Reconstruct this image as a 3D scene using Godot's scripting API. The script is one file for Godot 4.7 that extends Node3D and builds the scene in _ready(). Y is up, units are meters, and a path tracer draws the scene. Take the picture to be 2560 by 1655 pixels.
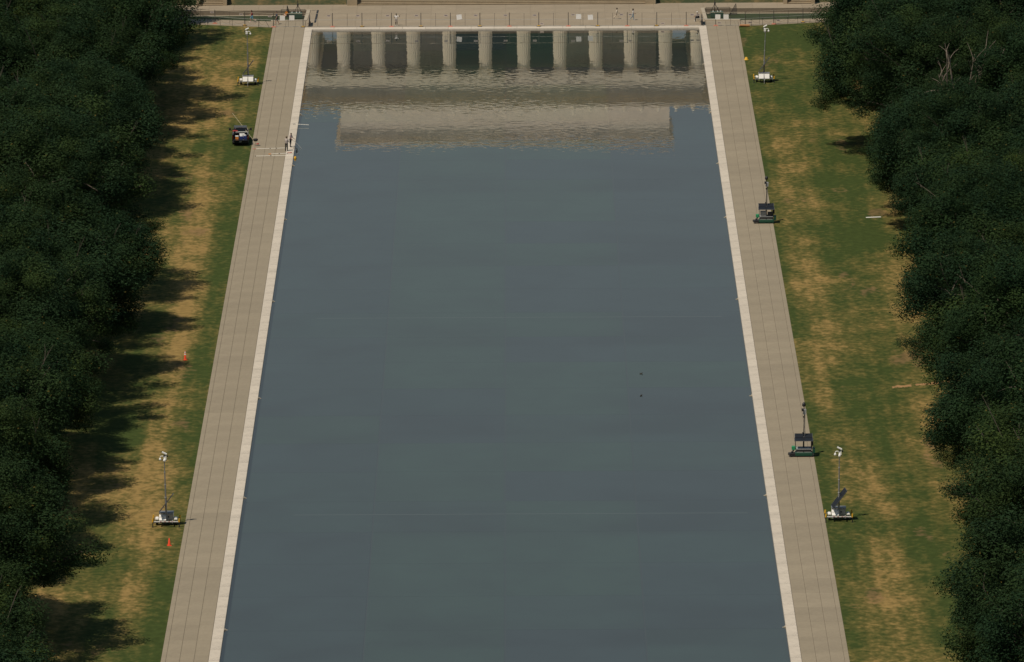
extends Node3D
# A long reflecting pool seen from a high tower, telephoto. y is up, the water is y = 0, the far end of the pool is z = 0, the camera stands at z = 1108.

var rng := RandomNumberGenerator.new()
var M := {}
var used := {}

# ------------------------------------------------------------------ materials
func lin(r: float, g: float, b: float) -> Color:
	return Color(r, g, b).linear_to_srgb()

func mat(key: String, r: float, g: float, b: float, rough := 0.85, metal := 0.0, tex: Texture2D = null, scale := 1.0) -> StandardMaterial3D:
	var m := StandardMaterial3D.new()
	m.resource_name = key
	m.albedo_color = lin(r, g, b)
	m.roughness = rough
	m.metallic = metal
	if tex:
		m.albedo_texture = tex
		m.uv1_triplanar = true
		m.uv1_world_triplanar = true
		m.uv1_scale = Vector3.ONE * scale
	M[key] = m
	return m

func noise(seed_: int, freq: float, octaves := 4, gain := 0.5) -> FastNoiseLite:
	var n := FastNoiseLite.new()
	n.noise_type = FastNoiseLite.TYPE_SIMPLEX_SMOOTH
	n.seed = seed_
	n.frequency = freq
	n.fractal_octaves = octaves
	n.fractal_gain = gain
	return n

# a tiling grey texture round 1.0 (stored so that its mean is about 0.5 in sRGB terms of `mean`)
func grain_texture(seed_: int, size: int, freq: float, low: float, high: float, line_every := 0, line_dark := 0.9, blotch := 0.0) -> ImageTexture:
	var a := noise(seed_, freq, 5, 0.6).get_seamless_image(size, size)
	var b := noise(seed_ + 7, freq * 0.12, 3).get_seamless_image(size, size)
	var im := Image.create(size, size, true, Image.FORMAT_RGB8)
	for y in size:
		var k := 1.0
		if line_every > 0 and y % line_every < 2:
			k = line_dark
		for x in size:
			var v := a.get_pixel(x, y).r * 0.55 + b.get_pixel(x, y).r * 0.45
			v = lerpf(low, high, clampf((v - 0.2) / 0.6, 0, 1)) * k
			if blotch > 0.0:
				var s := clampf((b.get_pixel(x, y).r * 0.6 + a.get_pixel((x * 3) % size, (y * 2) % size).r * 0.4 - 0.62) * 6.0, 0, 1)
				v *= 1.0 - blotch * s
			var c := Color(v, v * 0.995, v * 0.985)
			im.set_pixel(x, y, c.linear_to_srgb())
	im.generate_mipmaps()
	return ImageTexture.create_from_image(im)

func make_materials() -> void:
	var t_pave := grain_texture(3, 512, 0.02, 0.86, 1.0, 64, 0.93)
	var t_stone := grain_texture(11, 512, 0.012, 0.84, 1.0, 0, 1.0, 0.22)
	var t_fine := grain_texture(23, 256, 0.03, 0.8, 1.0)
	var t_floor := grain_texture(31, 512, 0.006, 0.5, 1.0)
	for i in 5:
		var k: float = [1.0, 0.965, 1.035, 0.985, 0.94][i]
		mat("walk%d" % i, 0.33 * k, 0.277 * k, 0.2 * k, 0.9, 0, t_pave, 0.19)
		mat("plaza%d" % i, 0.35 * k, 0.284 * k, 0.203 * k, 0.9, 0, t_pave, 0.21)
		var c: float = [1.0, 0.97, 1.03, 0.94, 0.99][i]
		mat("cope%d" % i, 0.66 * c, 0.585 * c, 0.49 * c, 0.8, 0, t_stone, 0.23)
		var f: Array = [[0.02, 0.04, 0.04], [0.02, 0.045, 0.039], [0.021, 0.05, 0.035], [0.021, 0.038, 0.041], [0.021, 0.045, 0.038]][i]
		mat("pool_floor%d" % i, f[0] * 1.1, f[1] * 1.1, f[2] * 1.1, 0.95, 0, t_floor, 0.021)
	mat("joint_seal", 0.085, 0.11, 0.1, 0.9)
	mat("pool_joint", 0.03, 0.04, 0.04, 0.95)
	mat("joint", 0.16, 0.13, 0.1, 0.95)
	mat("step", 0.42, 0.335, 0.225, 0.9, 0, t_fine, 0.4)
	mat("kerb", 0.5, 0.43, 0.33, 0.85, 0, t_fine, 0.4)
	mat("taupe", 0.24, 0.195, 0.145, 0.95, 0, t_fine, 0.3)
	mat("marble", 0.9, 0.81, 0.65, 0.75, 0, t_stone, 0.1)
	mat("marble_wall", 0.8, 0.72, 0.63, 0.8, 0, t_stone, 0.08)
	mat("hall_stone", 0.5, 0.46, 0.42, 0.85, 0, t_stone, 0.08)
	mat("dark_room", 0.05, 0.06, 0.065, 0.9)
	mat("concrete_wall", 0.3, 0.26, 0.2, 0.95, 0, t_fine, 0.3)
	mat("bark", 0.13, 0.105, 0.082, 0.95, 0, t_fine, 0.8)
	mat("dead_wood", 0.3, 0.24, 0.19, 0.9, 0, t_fine, 0.8)
	mat("steel", 0.36, 0.36, 0.36, 0.45, 0.6)
	mat("galvanised", 0.42, 0.42, 0.4, 0.55, 0.35)
	mat("white_paint", 0.86, 0.84, 0.8, 0.5)
	mat("white_plastic", 0.88, 0.87, 0.83, 0.45)
	mat("grey_paint", 0.3, 0.31, 0.32, 0.6)
	mat("black_metal", 0.018, 0.019, 0.022, 0.5)
	mat("rubber", 0.02, 0.02, 0.021, 0.85)
	mat("black_cloth", 0.02, 0.022, 0.026, 0.95)
	mat("solar", 0.01, 0.011, 0.015, 0.45)
	mat("dark_steel", 0.075, 0.072, 0.068, 0.6, 0.2)
	mat("solar_line", 0.1, 0.105, 0.12, 0.4)
	mat("yellow", 0.75, 0.42, 0.03, 0.6)
	mat("orange", 0.78, 0.27, 0.04, 0.6)
	mat("cone_orange", 0.85, 0.07, 0.015, 0.6)
	mat("red", 0.4, 0.03, 0.03, 0.6)
	mat("salmon", 0.55, 0.2, 0.14, 0.7)
	mat("green_paint", 0.008, 0.065, 0.038, 0.45)
	mat("green_bright", 0.02, 0.26, 0.11, 0.5)
	mat("green_box", 0.05, 0.09, 0.065, 0.7)
	mat("car_paint", 0.014, 0.016, 0.021, 0.25)
	M.car_paint.clearcoat_enabled = true
	M.car_paint.clearcoat = 0.6
	M.car_paint.clearcoat_roughness = 0.08
	mat("car_roof", 0.055, 0.06, 0.066, 0.35)
	mat("car_glass", 0.008, 0.01, 0.013, 0.06)
	mat("car_dark", 0.012, 0.012, 0.013, 0.8)
	mat("bed_liner", 0.014, 0.014, 0.016, 0.9)
	mat("chrome", 0.5, 0.5, 0.5, 0.25, 0.9)
	mat("tail_red", 0.1, 0.006, 0.006, 0.2)
	mat("blue_plastic", 0.015, 0.035, 0.17, 0.5)
	mat("pole_white", 0.88, 0.84, 0.75, 0.5)
	mat("pole_tan", 0.5, 0.44, 0.3, 0.5)
	mat("paper", 0.86, 0.83, 0.8, 0.85)
	mat("sign_pink", 0.55, 0.47, 0.42, 0.85)
	mat("sign_ink", 0.12, 0.09, 0.11, 0.9)
	mat("spout", 0.42, 0.36, 0.27, 0.8)
	mat("duck_brown", 0.035, 0.028, 0.02, 0.8)
	mat("brown_mat", 0.42, 0.2, 0.09, 0.9)
	var person := mat("person", 1, 1, 1, 0.85)
	person.vertex_color_use_as_albedo = true
	for i in 4:
		var tint: Array = [[1.0, 1.0, 1.0], [0.84, 0.9, 0.9], [1.12, 1.05, 0.92], [0.92, 0.95, 0.97]][i]
		var leaf := mat("leaf%d" % i, tint[0] * 0.87, tint[1] * 0.87, tint[2] * 0.87, 0.75)
		leaf.vertex_color_use_as_albedo = true
		leaf.backlight_enabled = true
		leaf.backlight = lin(0.3, 0.36, 0.24)
		leaf.metallic_specular = 0.12
	# the water: a smooth sheet that mirrors by Fresnel and lets the shallow floor show, with a little suspended murk
	var w := mat("water", 0.02, 0.036, 0.03, 0.0)
	w.albedo_color.a = 0.12
	w.transparency = BaseMaterial3D.TRANSPARENCY_ALPHA
	w.metallic_specular = 0.5

# ------------------------------------------------------------------ mesh helpers
func st_new() -> SurfaceTool:
	var st := SurfaceTool.new()
	st.begin(Mesh.PRIMITIVE_TRIANGLES)
	return st

func tri(st: SurfaceTool, a: Vector3, b: Vector3, c: Vector3) -> void:
	st.add_vertex(a); st.add_vertex(b); st.add_vertex(c)

func quad(st: SurfaceTool, a: Vector3, b: Vector3, c: Vector3, d: Vector3) -> void:
	tri(st, a, b, c); tri(st, a, c, d)

# box by centre and full size; `bev` chamfers the four upper edges
func box(st: SurfaceTool, c: Vector3, s: Vector3, b := Basis.IDENTITY, bev := 0.0) -> void:
	st.set_smooth_group(-1)
	var h := s * 0.5
	var p := []
	for y in [-1, 1]:
		for q in [[-1, -1], [1, -1], [1, 1], [-1, 1]]:
			p.append(c + b * Vector3(q[0] * h.x, y * h.y, q[1] * h.z))
	if bev > 0.0:
		var u := []
		for q in [[-1, -1], [1, -1], [1, 1], [-1, 1]]:
			u.append(c + b * Vector3(q[0] * (h.x - bev), h.y, q[1] * (h.z - bev)))
			p[4 + u.size() - 1] = c + b * Vector3(q[0] * h.x, h.y - bev, q[1] * h.z)
		quad(st, u[0], u[1], u[2], u[3])
		for i in 4:
			var j := (i + 1) % 4
			quad(st, p[4 + i], p[4 + j], u[j], u[i])
	else:
		quad(st, p[4], p[5], p[6], p[7])
	quad(st, p[0], p[3], p[2], p[1])
	for i in 4:
		var j := (i + 1) % 4
		quad(st, p[i], p[j], p[4 + j], p[4 + i])

func frame_of(d: Vector3) -> Array:
	var n := d.normalized()
	var u := n.cross(Vector3.UP if absf(n.y) < 0.95 else Vector3.RIGHT).normalized()
	return [u, n.cross(u).normalized()]

func rod(st: SurfaceTool, a: Vector3, b: Vector3, r0: float, r1 := -1.0, seg := 8, caps := true) -> void:
	if r1 < 0.0:
		r1 = r0
	var f := frame_of(b - a)
	var u: Vector3 = f[0]
	var v: Vector3 = f[1]
	st.set_smooth_group(1)
	for i in seg:
		var t0 := TAU * i / seg
		var t1 := TAU * (i + 1) / seg
		var d0 := u * cos(t0) + v * sin(t0)
		var d1 := u * cos(t1) + v * sin(t1)
		quad(st, a + d0 * r0, b + d0 * r1, b + d1 * r1, a + d1 * r0)
	if caps:
		st.set_smooth_group(-1)
		for i in seg:
			var t0 := TAU * i / seg
			var t1 := TAU * (i + 1) / seg
			var d0 := u * cos(t0) + v * sin(t0)
			var d1 := u * cos(t1) + v * sin(t1)
			tri(st, b, b + d1 * r1, b + d0 * r1)
			tri(st, a, a + d0 * r0, a + d1 * r0)

func path_rod(st: SurfaceTool, pts: Array, r: float, seg := 6) -> void:
	for i in pts.size() - 1:
		rod(st, pts[i], pts[i + 1], r, r, seg, true)

# turned shape: rings of [radius, y]
func lathe(st: SurfaceTool, c: Vector3, rings: Array, seg := 12, smooth := true) -> void:
	st.set_smooth_group(2 if smooth else -1)
	for k in rings.size() - 1:
		for i in seg:
			var t0 := TAU * i / seg
			var t1 := TAU * (i + 1) / seg
			var a := Vector3(cos(t0), 0, sin(t0))
			var b := Vector3(cos(t1), 0, sin(t1))
			var r0: float = rings[k][0]
			var r1: float = rings[k + 1][0]
			var y0 := Vector3.UP * float(rings[k][1])
			var y1 := Vector3.UP * float(rings[k + 1][1])
			quad(st, c + a * r0 + y0, c + b * r0 + y0, c + b * r1 + y1, c + a * r1 + y1)

# polygon in the xy plane pushed along z from z0 to z1
func prism(st: SurfaceTool, pts: PackedVector2Array, z0: float, z1: float) -> void:
	st.set_smooth_group(-1)
	var ix := Geometry2D.triangulate_polygon(pts)
	for i in range(0, ix.size(), 3):
		var a := pts[ix[i]]
		var b := pts[ix[i + 1]]
		var c := pts[ix[i + 2]]
		if (b - a).cross(c - a) < 0:
			var t := b
			b = c
			c = t
		tri(st, Vector3(a.x, a.y, z1), Vector3(c.x, c.y, z1), Vector3(b.x, b.y, z1))
		tri(st, Vector3(a.x, a.y, z0), Vector3(b.x, b.y, z0), Vector3(c.x, c.y, z0))
	var ccw := not Geometry2D.is_polygon_clockwise(pts)
	for i in pts.size():
		var a := pts[i]
		var b := pts[(i + 1) % pts.size()]
		if not ccw:
			var t := a
			a = b
			b = t
		quad(st, Vector3(a.x, a.y, z0), Vector3(a.x, a.y, z1), Vector3(b.x, b.y, z1), Vector3(b.x, b.y, z0))

# flat ground polygon (x, z) at height y with a depth below it
func slab_poly(st: SurfaceTool, pts: Array, y: float, depth := 0.3) -> void:
	st.set_smooth_group(-1)
	var pv := PackedVector2Array()
	for q in pts:
		pv.append(Vector2(q[0], q[1]))
	var ix := Geometry2D.triangulate_polygon(pv)
	for i in range(0, ix.size(), 3):
		var a := pv[ix[i]]
		var b := pv[ix[i + 1]]
		var c := pv[ix[i + 2]]
		if (b - a).cross(c - a) < 0:
			var t := b
			b = c
			c = t
		tri(st, Vector3(a.x, y, a.y), Vector3(b.x, y, b.y), Vector3(c.x, y, c.y))
	var n := pv.size()
	var cw := Geometry2D.is_polygon_clockwise(pv)
	for i in n:
		var a := pv[i]
		var b := pv[(i + 1) % n]
		if cw:
			var t := a
			a = b
			b = t
		quad(st, Vector3(a.x, y, a.y), Vector3(a.x, y - depth, a.y), Vector3(b.x, y - depth, b.y), Vector3(b.x, y, b.y))

func done(st: SurfaceTool) -> ArrayMesh:
	st.generate_normals()
	return st.commit()

func numbered(called: String) -> String:
	var n: int = used.get(called, 0)
	used[called] = n + 1
	return called if n == 0 else "%s_%03d" % [called, n]

func tag(o: Node, label: String, category: String, group := "", kind := "") -> Node:
	o.set_meta("label", label)
	o.set_meta("category", category)
	if group != "":
		o.set_meta("group", group)
	if kind != "":
		o.set_meta("kind", kind)
	return o

func thing(called: String, label: String, category: String, at := Vector3.ZERO, turn := 0.0, group := "", kind := "") -> Node3D:
	var o := Node3D.new()
	o.name = numbered(called)
	add_child(o)
	o.position = at
	o.rotation.y = turn
	tag(o, label, category, group, kind)
	return o

func put(called: String, mesh: Mesh, m: Material, parent: Node, at := Vector3.ZERO) -> MeshInstance3D:
	var o := MeshInstance3D.new()
	o.name = called
	o.mesh = mesh
	o.material_override = m
	o.position = at
	parent.add_child(o, true)
	return o

func solo(called: String, mesh: Mesh, m: Material, label: String, category: String, at := Vector3.ZERO, group := "", kind := "") -> MeshInstance3D:
	var o := MeshInstance3D.new()
	o.name = numbered(called)
	o.mesh = mesh
	o.material_override = m
	o.position = at
	add_child(o)
	tag(o, label, category, group, kind)
	return o

func part(called: String, st: SurfaceTool, m: Material, parent: Node) -> MeshInstance3D:
	return put(called, done(st), m, parent)

func box_mesh(s: Vector3, bev := 0.0) -> ArrayMesh:
	var st := st_new()
	box(st, Vector3.ZERO, s, Basis.IDENTITY, bev)
	return done(st)

func ordinal(i: int) -> String:
	var tens := ["", "", "twenty", "thirty", "forty"]
	var names := ["first", "second", "third", "fourth", "fifth", "sixth", "seventh", "eighth", "ninth", "tenth", "eleventh", "twelfth", "thirteenth", "fourteenth", "fifteenth", "sixteenth", "seventeenth", "eighteenth", "nineteenth"]
	if i < 19:
		return names[i]
	var n := i + 1
	if n % 10 == 0:
		return ["", "", "twentieth", "thirtieth", "fortieth"][n / 10]
	return tens[n / 10] + "-" + names[n % 10 - 1]

# ------------------------------------------------------------------ ground and lawns
const LAWN_W := 26.0
const LAWN_Z0 := -12.0
const LAWN_L := 456.0

func gauss(x: float, c: float, w: float) -> float:
	return exp(-(x - c) * (x - c) / (w * w))

func lawn_texture(side: int) -> ImageTexture:
	var w := 256
	var h := 2048
	var big := noise(101 + side, 0.03, 4, 0.55)
	var mid := noise(140 + side, 0.16, 4, 0.6)
	var fine := noise(170 + side, 0.9, 3, 0.65)
	var grit := noise(180 + side, 2.6, 2, 0.6)
	var along := noise(190 + side, 0.55, 2, 0.5)
	var bare := noise(210 + side, 0.07, 3, 0.6)
	var green := Vector3(0.052, 0.073, 0.02)
	var olive := Vector3(0.12, 0.108, 0.033)
	var tan_ := Vector3(0.285, 0.192, 0.07)
	var soil := Vector3(0.2, 0.12, 0.065)
	# greener spots: [d, z, radius in d, radius in z, strength]; negative strength = drier
	var spots: Array
	if side < 0:
		spots = [[6.5, 62, 4, 14, -0.5], [8.0, 120, 3.2, 22, 0.75], [2.2, 110, 2.5, 60, 0.3], [6.8, 208, 2.2, 12, 0.8], [9.0, 262, 2.5, 16, 0.8], [8.5, 228, 2.5, 10, 0.5],
			[6.0, 330, 4.0, 10, 0.7], [6.2, 356, 2.4, 9, 0.8], [1.0, 300, 1.6, 200, 0.45], [5.0, 160, 2.2, 40, -0.5], [4.2, 215, 1.8, 60, -0.7], [4.0, 300, 2.2, 45, -0.65], [4.2, 352, 1.6, 12, -0.6],
			[9.5, 90, 2.5, 30, -0.55], [4.6, 35, 3.0, 12, -0.35], [7.2, 18, 5, 12, 0.6], [8, 4, 7, 8, 0.4], [1.4, 228, 1.2, 30, 0.5], [1.3, 170, 1.0, 40, 0.5]]
	else:
		spots = [[9.0, 95, 4.0, 45, 0.95], [10.0, 150, 3.5, 30, 0.7], [9.0, 188, 3.2, 25, 0.7], [7.5, 250, 3.0, 24, 0.7], [8.5, 318, 3.0, 26, 0.8], [3.4, 190, 2.2, 45, -0.55], [3.2, 118, 2.2, 30, -0.25],
			[5.2, 300, 2.0, 20, -0.6], [5.0, 345, 1.8, 30, -0.7], [12.5, 190, 2.2, 60, -0.4], [4, 20, 5, 25, 0.5], [9, 8, 9, 14, 0.6], [13, 45, 3, 14, -0.4], [3.0, 320, 1.6, 24, 0.45], [11.0, 356, 2.5, 22, 0.5], [0.6, 330, 0.8, 60, 0.5], [8.0, 222, 1.4, 6, -0.6]]
	var im := Image.create(w, h, true, Image.FORMAT_RGB8)
	for j in h:
		var z := LAWN_Z0 + (j + 0.5) / h * LAWN_L
		for i in w:
			var d := (i + 0.5) / w * LAWN_W
			var v := 0.47 + 0.62 * big.get_noise_2d(d * 1.4, z * 0.7) + 0.5 * mid.get_noise_2d(d, z * 0.55) + 0.28 * along.get_noise_2d(d, z * 0.035)
			for s in spots:
				var dz: float = (z - s[1]) / s[3]
				if absf(dz) < 2.2:
					var dd: float = (d - s[0]) / s[2]
					if absf(dd) < 2.2:
						v -= 0.55 * float(s[4]) * exp(-dd * dd - dz * dz)
			var f := fine.get_noise_2d(d, z * 0.8)
			v += 0.42 * f + 0.22 * grit.get_noise_2d(d, z * 0.6)
			v -= 0.3 * gauss(d, 0.0, 0.7)
			v = clampf(v, 0, 1)
			var c := green.lerp(olive, v / 0.5) if v < 0.5 else olive.lerp(tan_, (v - 0.5) / 0.5)
			var b := bare.get_noise_2d(d * 1.5, z * 0.5) + 0.25 * f
			if b > 0.52:
				c = c.lerp(soil, clampf((b - 0.52) * 3.0, 0, 0.5))
			if side > 0 and d > 9.3 and d < 16.0:
				# a worn trench across the right lawn
				var zc := 243.6 - (d - 9.3) * 0.42 + 0.5 * mid.get_noise_2d(d * 3.0, 5.0)
				if absf(z - zc) < 0.55 + 0.5 * f and not (d > 11.4 and d < 11.8):
					c = Vector3(0.36, 0.21, 0.1)
			c *= 1.0 + 0.28 * f
			im.set_pixel(i, j, lin(c.x, c.y, c.z))
	im.generate_mipmaps()
	return ImageTexture.create_from_image(im)

func patch_texture() -> ImageTexture:
	var a := noise(71, 0.012, 5, 0.6).get_seamless_image(512, 512)
	var b := noise(72, 0.06, 4, 0.6).get_seamless_image(512, 512)
	var im := Image.create(512, 512, true, Image.FORMAT_RGB8)
	for y in 512:
		for x in 512:
			var v := clampf((a.get_pixel(x, y).r * 0.6 + b.get_pixel(x, y).r * 0.4 - 0.3) * 2.2, 0, 1)
			var c := Vector3(0.036, 0.05, 0.017).lerp(Vector3(0.16, 0.11, 0.045), v * v)
			im.set_pixel(x, y, lin(c.x, c.y, c.z))
	im.generate_mipmaps()
	return ImageTexture.create_from_image(im)

func lawn_mesh(pts: Array, y: float) -> ArrayMesh:
	var pv := PackedVector2Array()
	for q in pts:
		pv.append(Vector2(q[0], q[1]))
	var ix := Geometry2D.triangulate_polygon(pv)
	var st := st_new()
	st.set_smooth_group(-1)
	for i in range(0, ix.size(), 3):
		var t := [pv[ix[i]], pv[ix[i + 1]], pv[ix[i + 2]]]
		if (t[1] - t[0]).cross(t[2] - t[0]) < 0:
			t = [t[0], t[2], t[1]]
		for q in t:
			st.set_uv(Vector2((absf(q.x) - 30.75) / LAWN_W, (q.y - LAWN_Z0) / LAWN_L))
			st.add_vertex(Vector3(q.x, y, q.y))
	return done(st)

func build_ground() -> void:
	for side in [-1, 1]:
		var s: float = side
		var m := StandardMaterial3D.new()
		m.resource_name = "lawn_grass"
		m.albedo_texture = lawn_texture(side)
		m.roughness = 0.95
		m.metallic_specular = 0.2
		M["lawn%d" % side] = m
		var edge := [[-30.75, -1.75], [-33.0, -2.35], [-41.1, -4.7], [-56.5, -9.2]] if side < 0 else [[30.75, -0.9], [33.5, -1.5], [42.1, -4.0], [56.5, -8.2]]
		var pts := edge + [[s * 56.5, 443.0], [s * 30.75, 443.0]]
		solo("lawn_left" if side < 0 else "lawn_right", lawn_mesh(pts, 0.185), m, "patchy dry and green lawn between walkway and trees on the %s" % ("left" if side < 0 else "right"), "lawn", Vector3.ZERO, "", "structure")
	# the wider ground, with the pool and the plaza left open
	var soil_tex := grain_texture(57, 512, 0.015, 0.5, 1.0)
	mat("ground_soil", 0.12, 0.1, 0.04, 0.95, 0, soil_tex, 0.06)
	var st := st_new()
	st.set_smooth_group(-1)
	for r in [[-2500, -2500, -56.5, 2500], [56.5, -2500, 2500, 2500], [-56.5, 443, -30.75, 2500], [30.75, 443, 56.5, 2500], [-30.75, 620, 30.75, 2500], [-56.5, -2500, 56.5, -310]]:
		quad(st, Vector3(r[0], 0.17, r[1]), Vector3(r[2], 0.17, r[1]), Vector3(r[2], 0.17, r[3]), Vector3(r[0], 0.17, r[3]))
	part_top("ground", st, M.ground_soil, "dark soil and thin grass under the trees", "ground")
	# sunken grass strips beside the plaza, rising from the foot of a low wall to the side paths
	mat("strip_grass", 0.042, 0.06, 0.018, 0.95, 0, soil_tex, 0.2)
	mat("bank_grass", 1, 1, 1, 0.95, 0, patch_texture(), 0.045)
	for side in [-1, 1]:
		var s: float = side
		var nm := "left" if side < 0 else "right"
		st = st_new()
		st.set_smooth_group(-1)
		var q := [Vector3(s * 26.3, -0.5, -16.3), Vector3(s * 60.0, -0.5, -16.3), Vector3(s * 60.0, 0.14, -12.4 if side < 0 else -10.4), Vector3(s * 41.1, 0.14, -9.3 if side < 0 else -7.3), Vector3(s * 31.0, 0.14, -7.2 if side < 0 else -6.3), Vector3(s * 26.3, 0.14, -7.6 if side < 0 else -6.3)]
		for k in [[0, 1, 2], [0, 2, 3], [0, 3, 4], [0, 4, 5]]:
			if side < 0:
				tri(st, q[k[0]], q[k[2]], q[k[1]])
			else:
				tri(st, q[k[0]], q[k[1]], q[k[2]])
		part_top("grass_strip_" + nm, st, M.strip_grass, "green grass strip below the low wall beside the plaza on the " + nm, "grass")

func part_top(called: String, st: SurfaceTool, m: Material, label: String, category: String) -> MeshInstance3D:
	return solo(called, done(st), m, label, category, Vector3.ZERO, "", "structure")

# ------------------------------------------------------------------ pool
func build_pool() -> void:
	# floor: concrete bays, seen dimly through the water
	var fl := thing("pool_floor", "dark green tinted concrete floor of the long pool under water", "pool floor", Vector3.ZERO, 0, "", "structure")
	var bed := st_new()
	bed.set_smooth_group(-1)
	quad(bed, Vector3(-25.6, -0.56, -0.1), Vector3(25.6, -0.56, -0.1), Vector3(25.6, -0.56, 619), Vector3(-25.6, -0.56, 619))
	part("joint_bed", bed, M.pool_joint, fl)
	var bay := box_mesh(Vector3(12.62, 0.06, 14.02))
	for j in 27:
		for i in 4:
			put("floor_bay", bay, M["pool_floor%d" % ([0, 2, 2, 3][(i + (1 if rng.randf() < 0.15 else 0)) % 4] if rng.randf() < 0.6 else rng.randi() % 5)], fl, Vector3(-25.5 + 12.75 * (i + 0.5), -0.53, 14.1 * (j + 0.5)))
	for z in [200.3, 302.2]:
		var sl := st_new()
		box(sl, Vector3(1.5, -0.494, z), Vector3(44.0, 0.012, 0.16))
		part("joint_seal", sl, M.joint_seal, fl)
	var rest := st_new()
	box(rest, Vector3(0, -0.53, 500), Vector3(51, 0.06, 237))
	part("floor_bay", rest, M.pool_floor1, fl)
	# water: fine ripples over the far part, which mirrors the building; nearly flat beyond
	var cell := 0.25
	var nx := 204
	var nz := 520
	var n1 := noise(301, 0.75, 2, 0.5)
	var n2 := noise(302, 0.2, 2, 0.5)
	var amp_n := noise(303, 0.035, 2)
	var ht := PackedFloat32Array()
	ht.resize((nx + 1) * (nz + 1))
	for j in nz + 1:
		var z := j * cell
		var ramp := clampf((z - 14.0) / 22.0, 0.0, 1.0)
		var fade := clampf((128.0 - z) / 12.0, 0.0, 1.0)
		for i in nx + 1:
			var x := -25.5 + i * cell
			var a: float = (0.45 + 0.55 * ramp) * (1.0 + 0.9 * amp_n.get_noise_2d(x, z)) * fade
			ht[j * (nx + 1) + i] = a * (0.0016 * n1.get_noise_2d(x, z * 1.15) + 0.0009 * ramp * n2.get_noise_2d(x * 0.6, z * 1.2))
	var v := PackedVector3Array()
	var nn := PackedVector3Array()
	var ix := PackedInt32Array()
	for j in nz + 1:
		for i in nx + 1:
			v.append(Vector3(-25.5 + i * cell, ht[j * (nx + 1) + i], j * cell))
			var i0 := maxi(i - 1, 0)
			var i1 := mini(i + 1, nx)
			var j0 := maxi(j - 1, 0)
			var j1 := mini(j + 1, nz)
			var gx := (ht[j * (nx + 1) + i1] - ht[j * (nx + 1) + i0]) / ((i1 - i0) * cell)
			var gz := (ht[j1 * (nx + 1) + i] - ht[j0 * (nx + 1) + i]) / ((j1 - j0) * cell)
			nn.append(Vector3(-gx, 1, -gz).normalized())
	for j in nz:
		for i in nx:
			var a := j * (nx + 1) + i
			ix.append_array([a, a + 1, a + nx + 2, a, a + nx + 2, a + nx + 1])
	var b := v.size()
	v.append_array([Vector3(-25.5, 0, nz * cell), Vector3(25.5, 0, nz * cell), Vector3(25.5, 0, 618), Vector3(-25.5, 0, 618)])
	for k in 4:
		nn.append(Vector3.UP)
	ix.append_array([b, b + 1, b + 2, b, b + 2, b + 3])
	var arr := []
	arr.resize(Mesh.ARRAY_MAX)
	arr[Mesh.ARRAY_VERTEX] = v
	arr[Mesh.ARRAY_NORMAL] = nn
	arr[Mesh.ARRAY_INDEX] = ix
	var am := ArrayMesh.new()
	am.add_surface_from_arrays(Mesh.PRIMITIVE_TRIANGLES, arr)
	solo("water", am, M.water, "still grey green water of the pool mirroring the columned building", "water", Vector3.ZERO, "", "structure")
	# coping of pale stone blocks along both sides and the far end, with an inner wall down to the floor
	var blk := box_mesh(Vector3(0.98, 0.3, 3.035), 0.02)
	for side in [-1, 1]:
		var c := thing("pool_coping_left" if side < 0 else "pool_coping_right", "pale stone coping blocks along the %s edge of the pool" % ("left" if side < 0 else "right"), "coping", Vector3.ZERO, 0, "", "structure")
		put("coping_block", box_mesh(Vector3(0.98, 0.3, 1.6), 0.02), M.cope0, c, Vector3(side * 25.99, 0.055, -0.81))
		for k in 145:
			put("coping_block", blk, M["cope%d" % (rng.randi() % 5)], c, Vector3(side * 25.99, 0.054 + rng.randf() * 0.003, 3.05 * (k + 0.5)))
		var wl := st_new()
		box(wl, Vector3(side * 25.8, -0.36, 309), Vector3(0.5, 0.5, 619))
		part("pool_wall", wl, M.concrete_wall, c)
	var fc := thing("pool_coping_far", "pale stone coping blocks along the far end of the pool", "coping", Vector3.ZERO, 0, "", "structure")
	var fblk := box_mesh(Vector3(3.0, 0.3, 1.6), 0.03)
	for k in 17:
		put("coping_block", fblk, M["cope%d" % (rng.randi() % 5)], fc, Vector3(-24.0 + 3.015 * k - 0.12, 0.052, -0.81))
	var fw := st_new()
	box(fw, Vector3(0, -0.36, -0.3), Vector3(51.0, 0.5, 0.5))
	part("pool_wall", fw, M.concrete_wall, fc)

# ------------------------------------------------------------------ walkways
func build_walks() -> void:
	var xs := [26.5, 27.79, 29.07, 30.31, 30.75]
	var ln := 6.1
	var meshes := []
	for i in 4:
		meshes.append(box_mesh(Vector3(xs[i + 1] - xs[i] - 0.022, 0.1, ln - 0.008), 0.006))
	for side in [-1, 1]:
		var nm := "left" if side < 0 else "right"
		var w := thing("walkway_" + nm, "tan concrete walkway of long slabs along the %s side of the pool" % nm, "walkway", Vector3.ZERO, 0, "", "structure")
		var bed := st_new()
		box(bed, Vector3(side * 28.6, 0.08, 218.0), Vector3(4.26, 0.16, 450.0))
		part("bedding", bed, M.joint, w)
		for j in 73:
			var tone := rng.randi() % 5
			if rng.randf() < 0.3:
				tone = 0
			for i in 4:
				var t := tone if rng.randf() < 0.9 else rng.randi() % 5
				put("slab", meshes[i], M["walk%d" % t], w, Vector3(side * (xs[i] + xs[i + 1]) * 0.5, 0.152 + rng.randf() * 0.002, -5.0 + ln * (j + 0.5) - 1.9))

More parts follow.
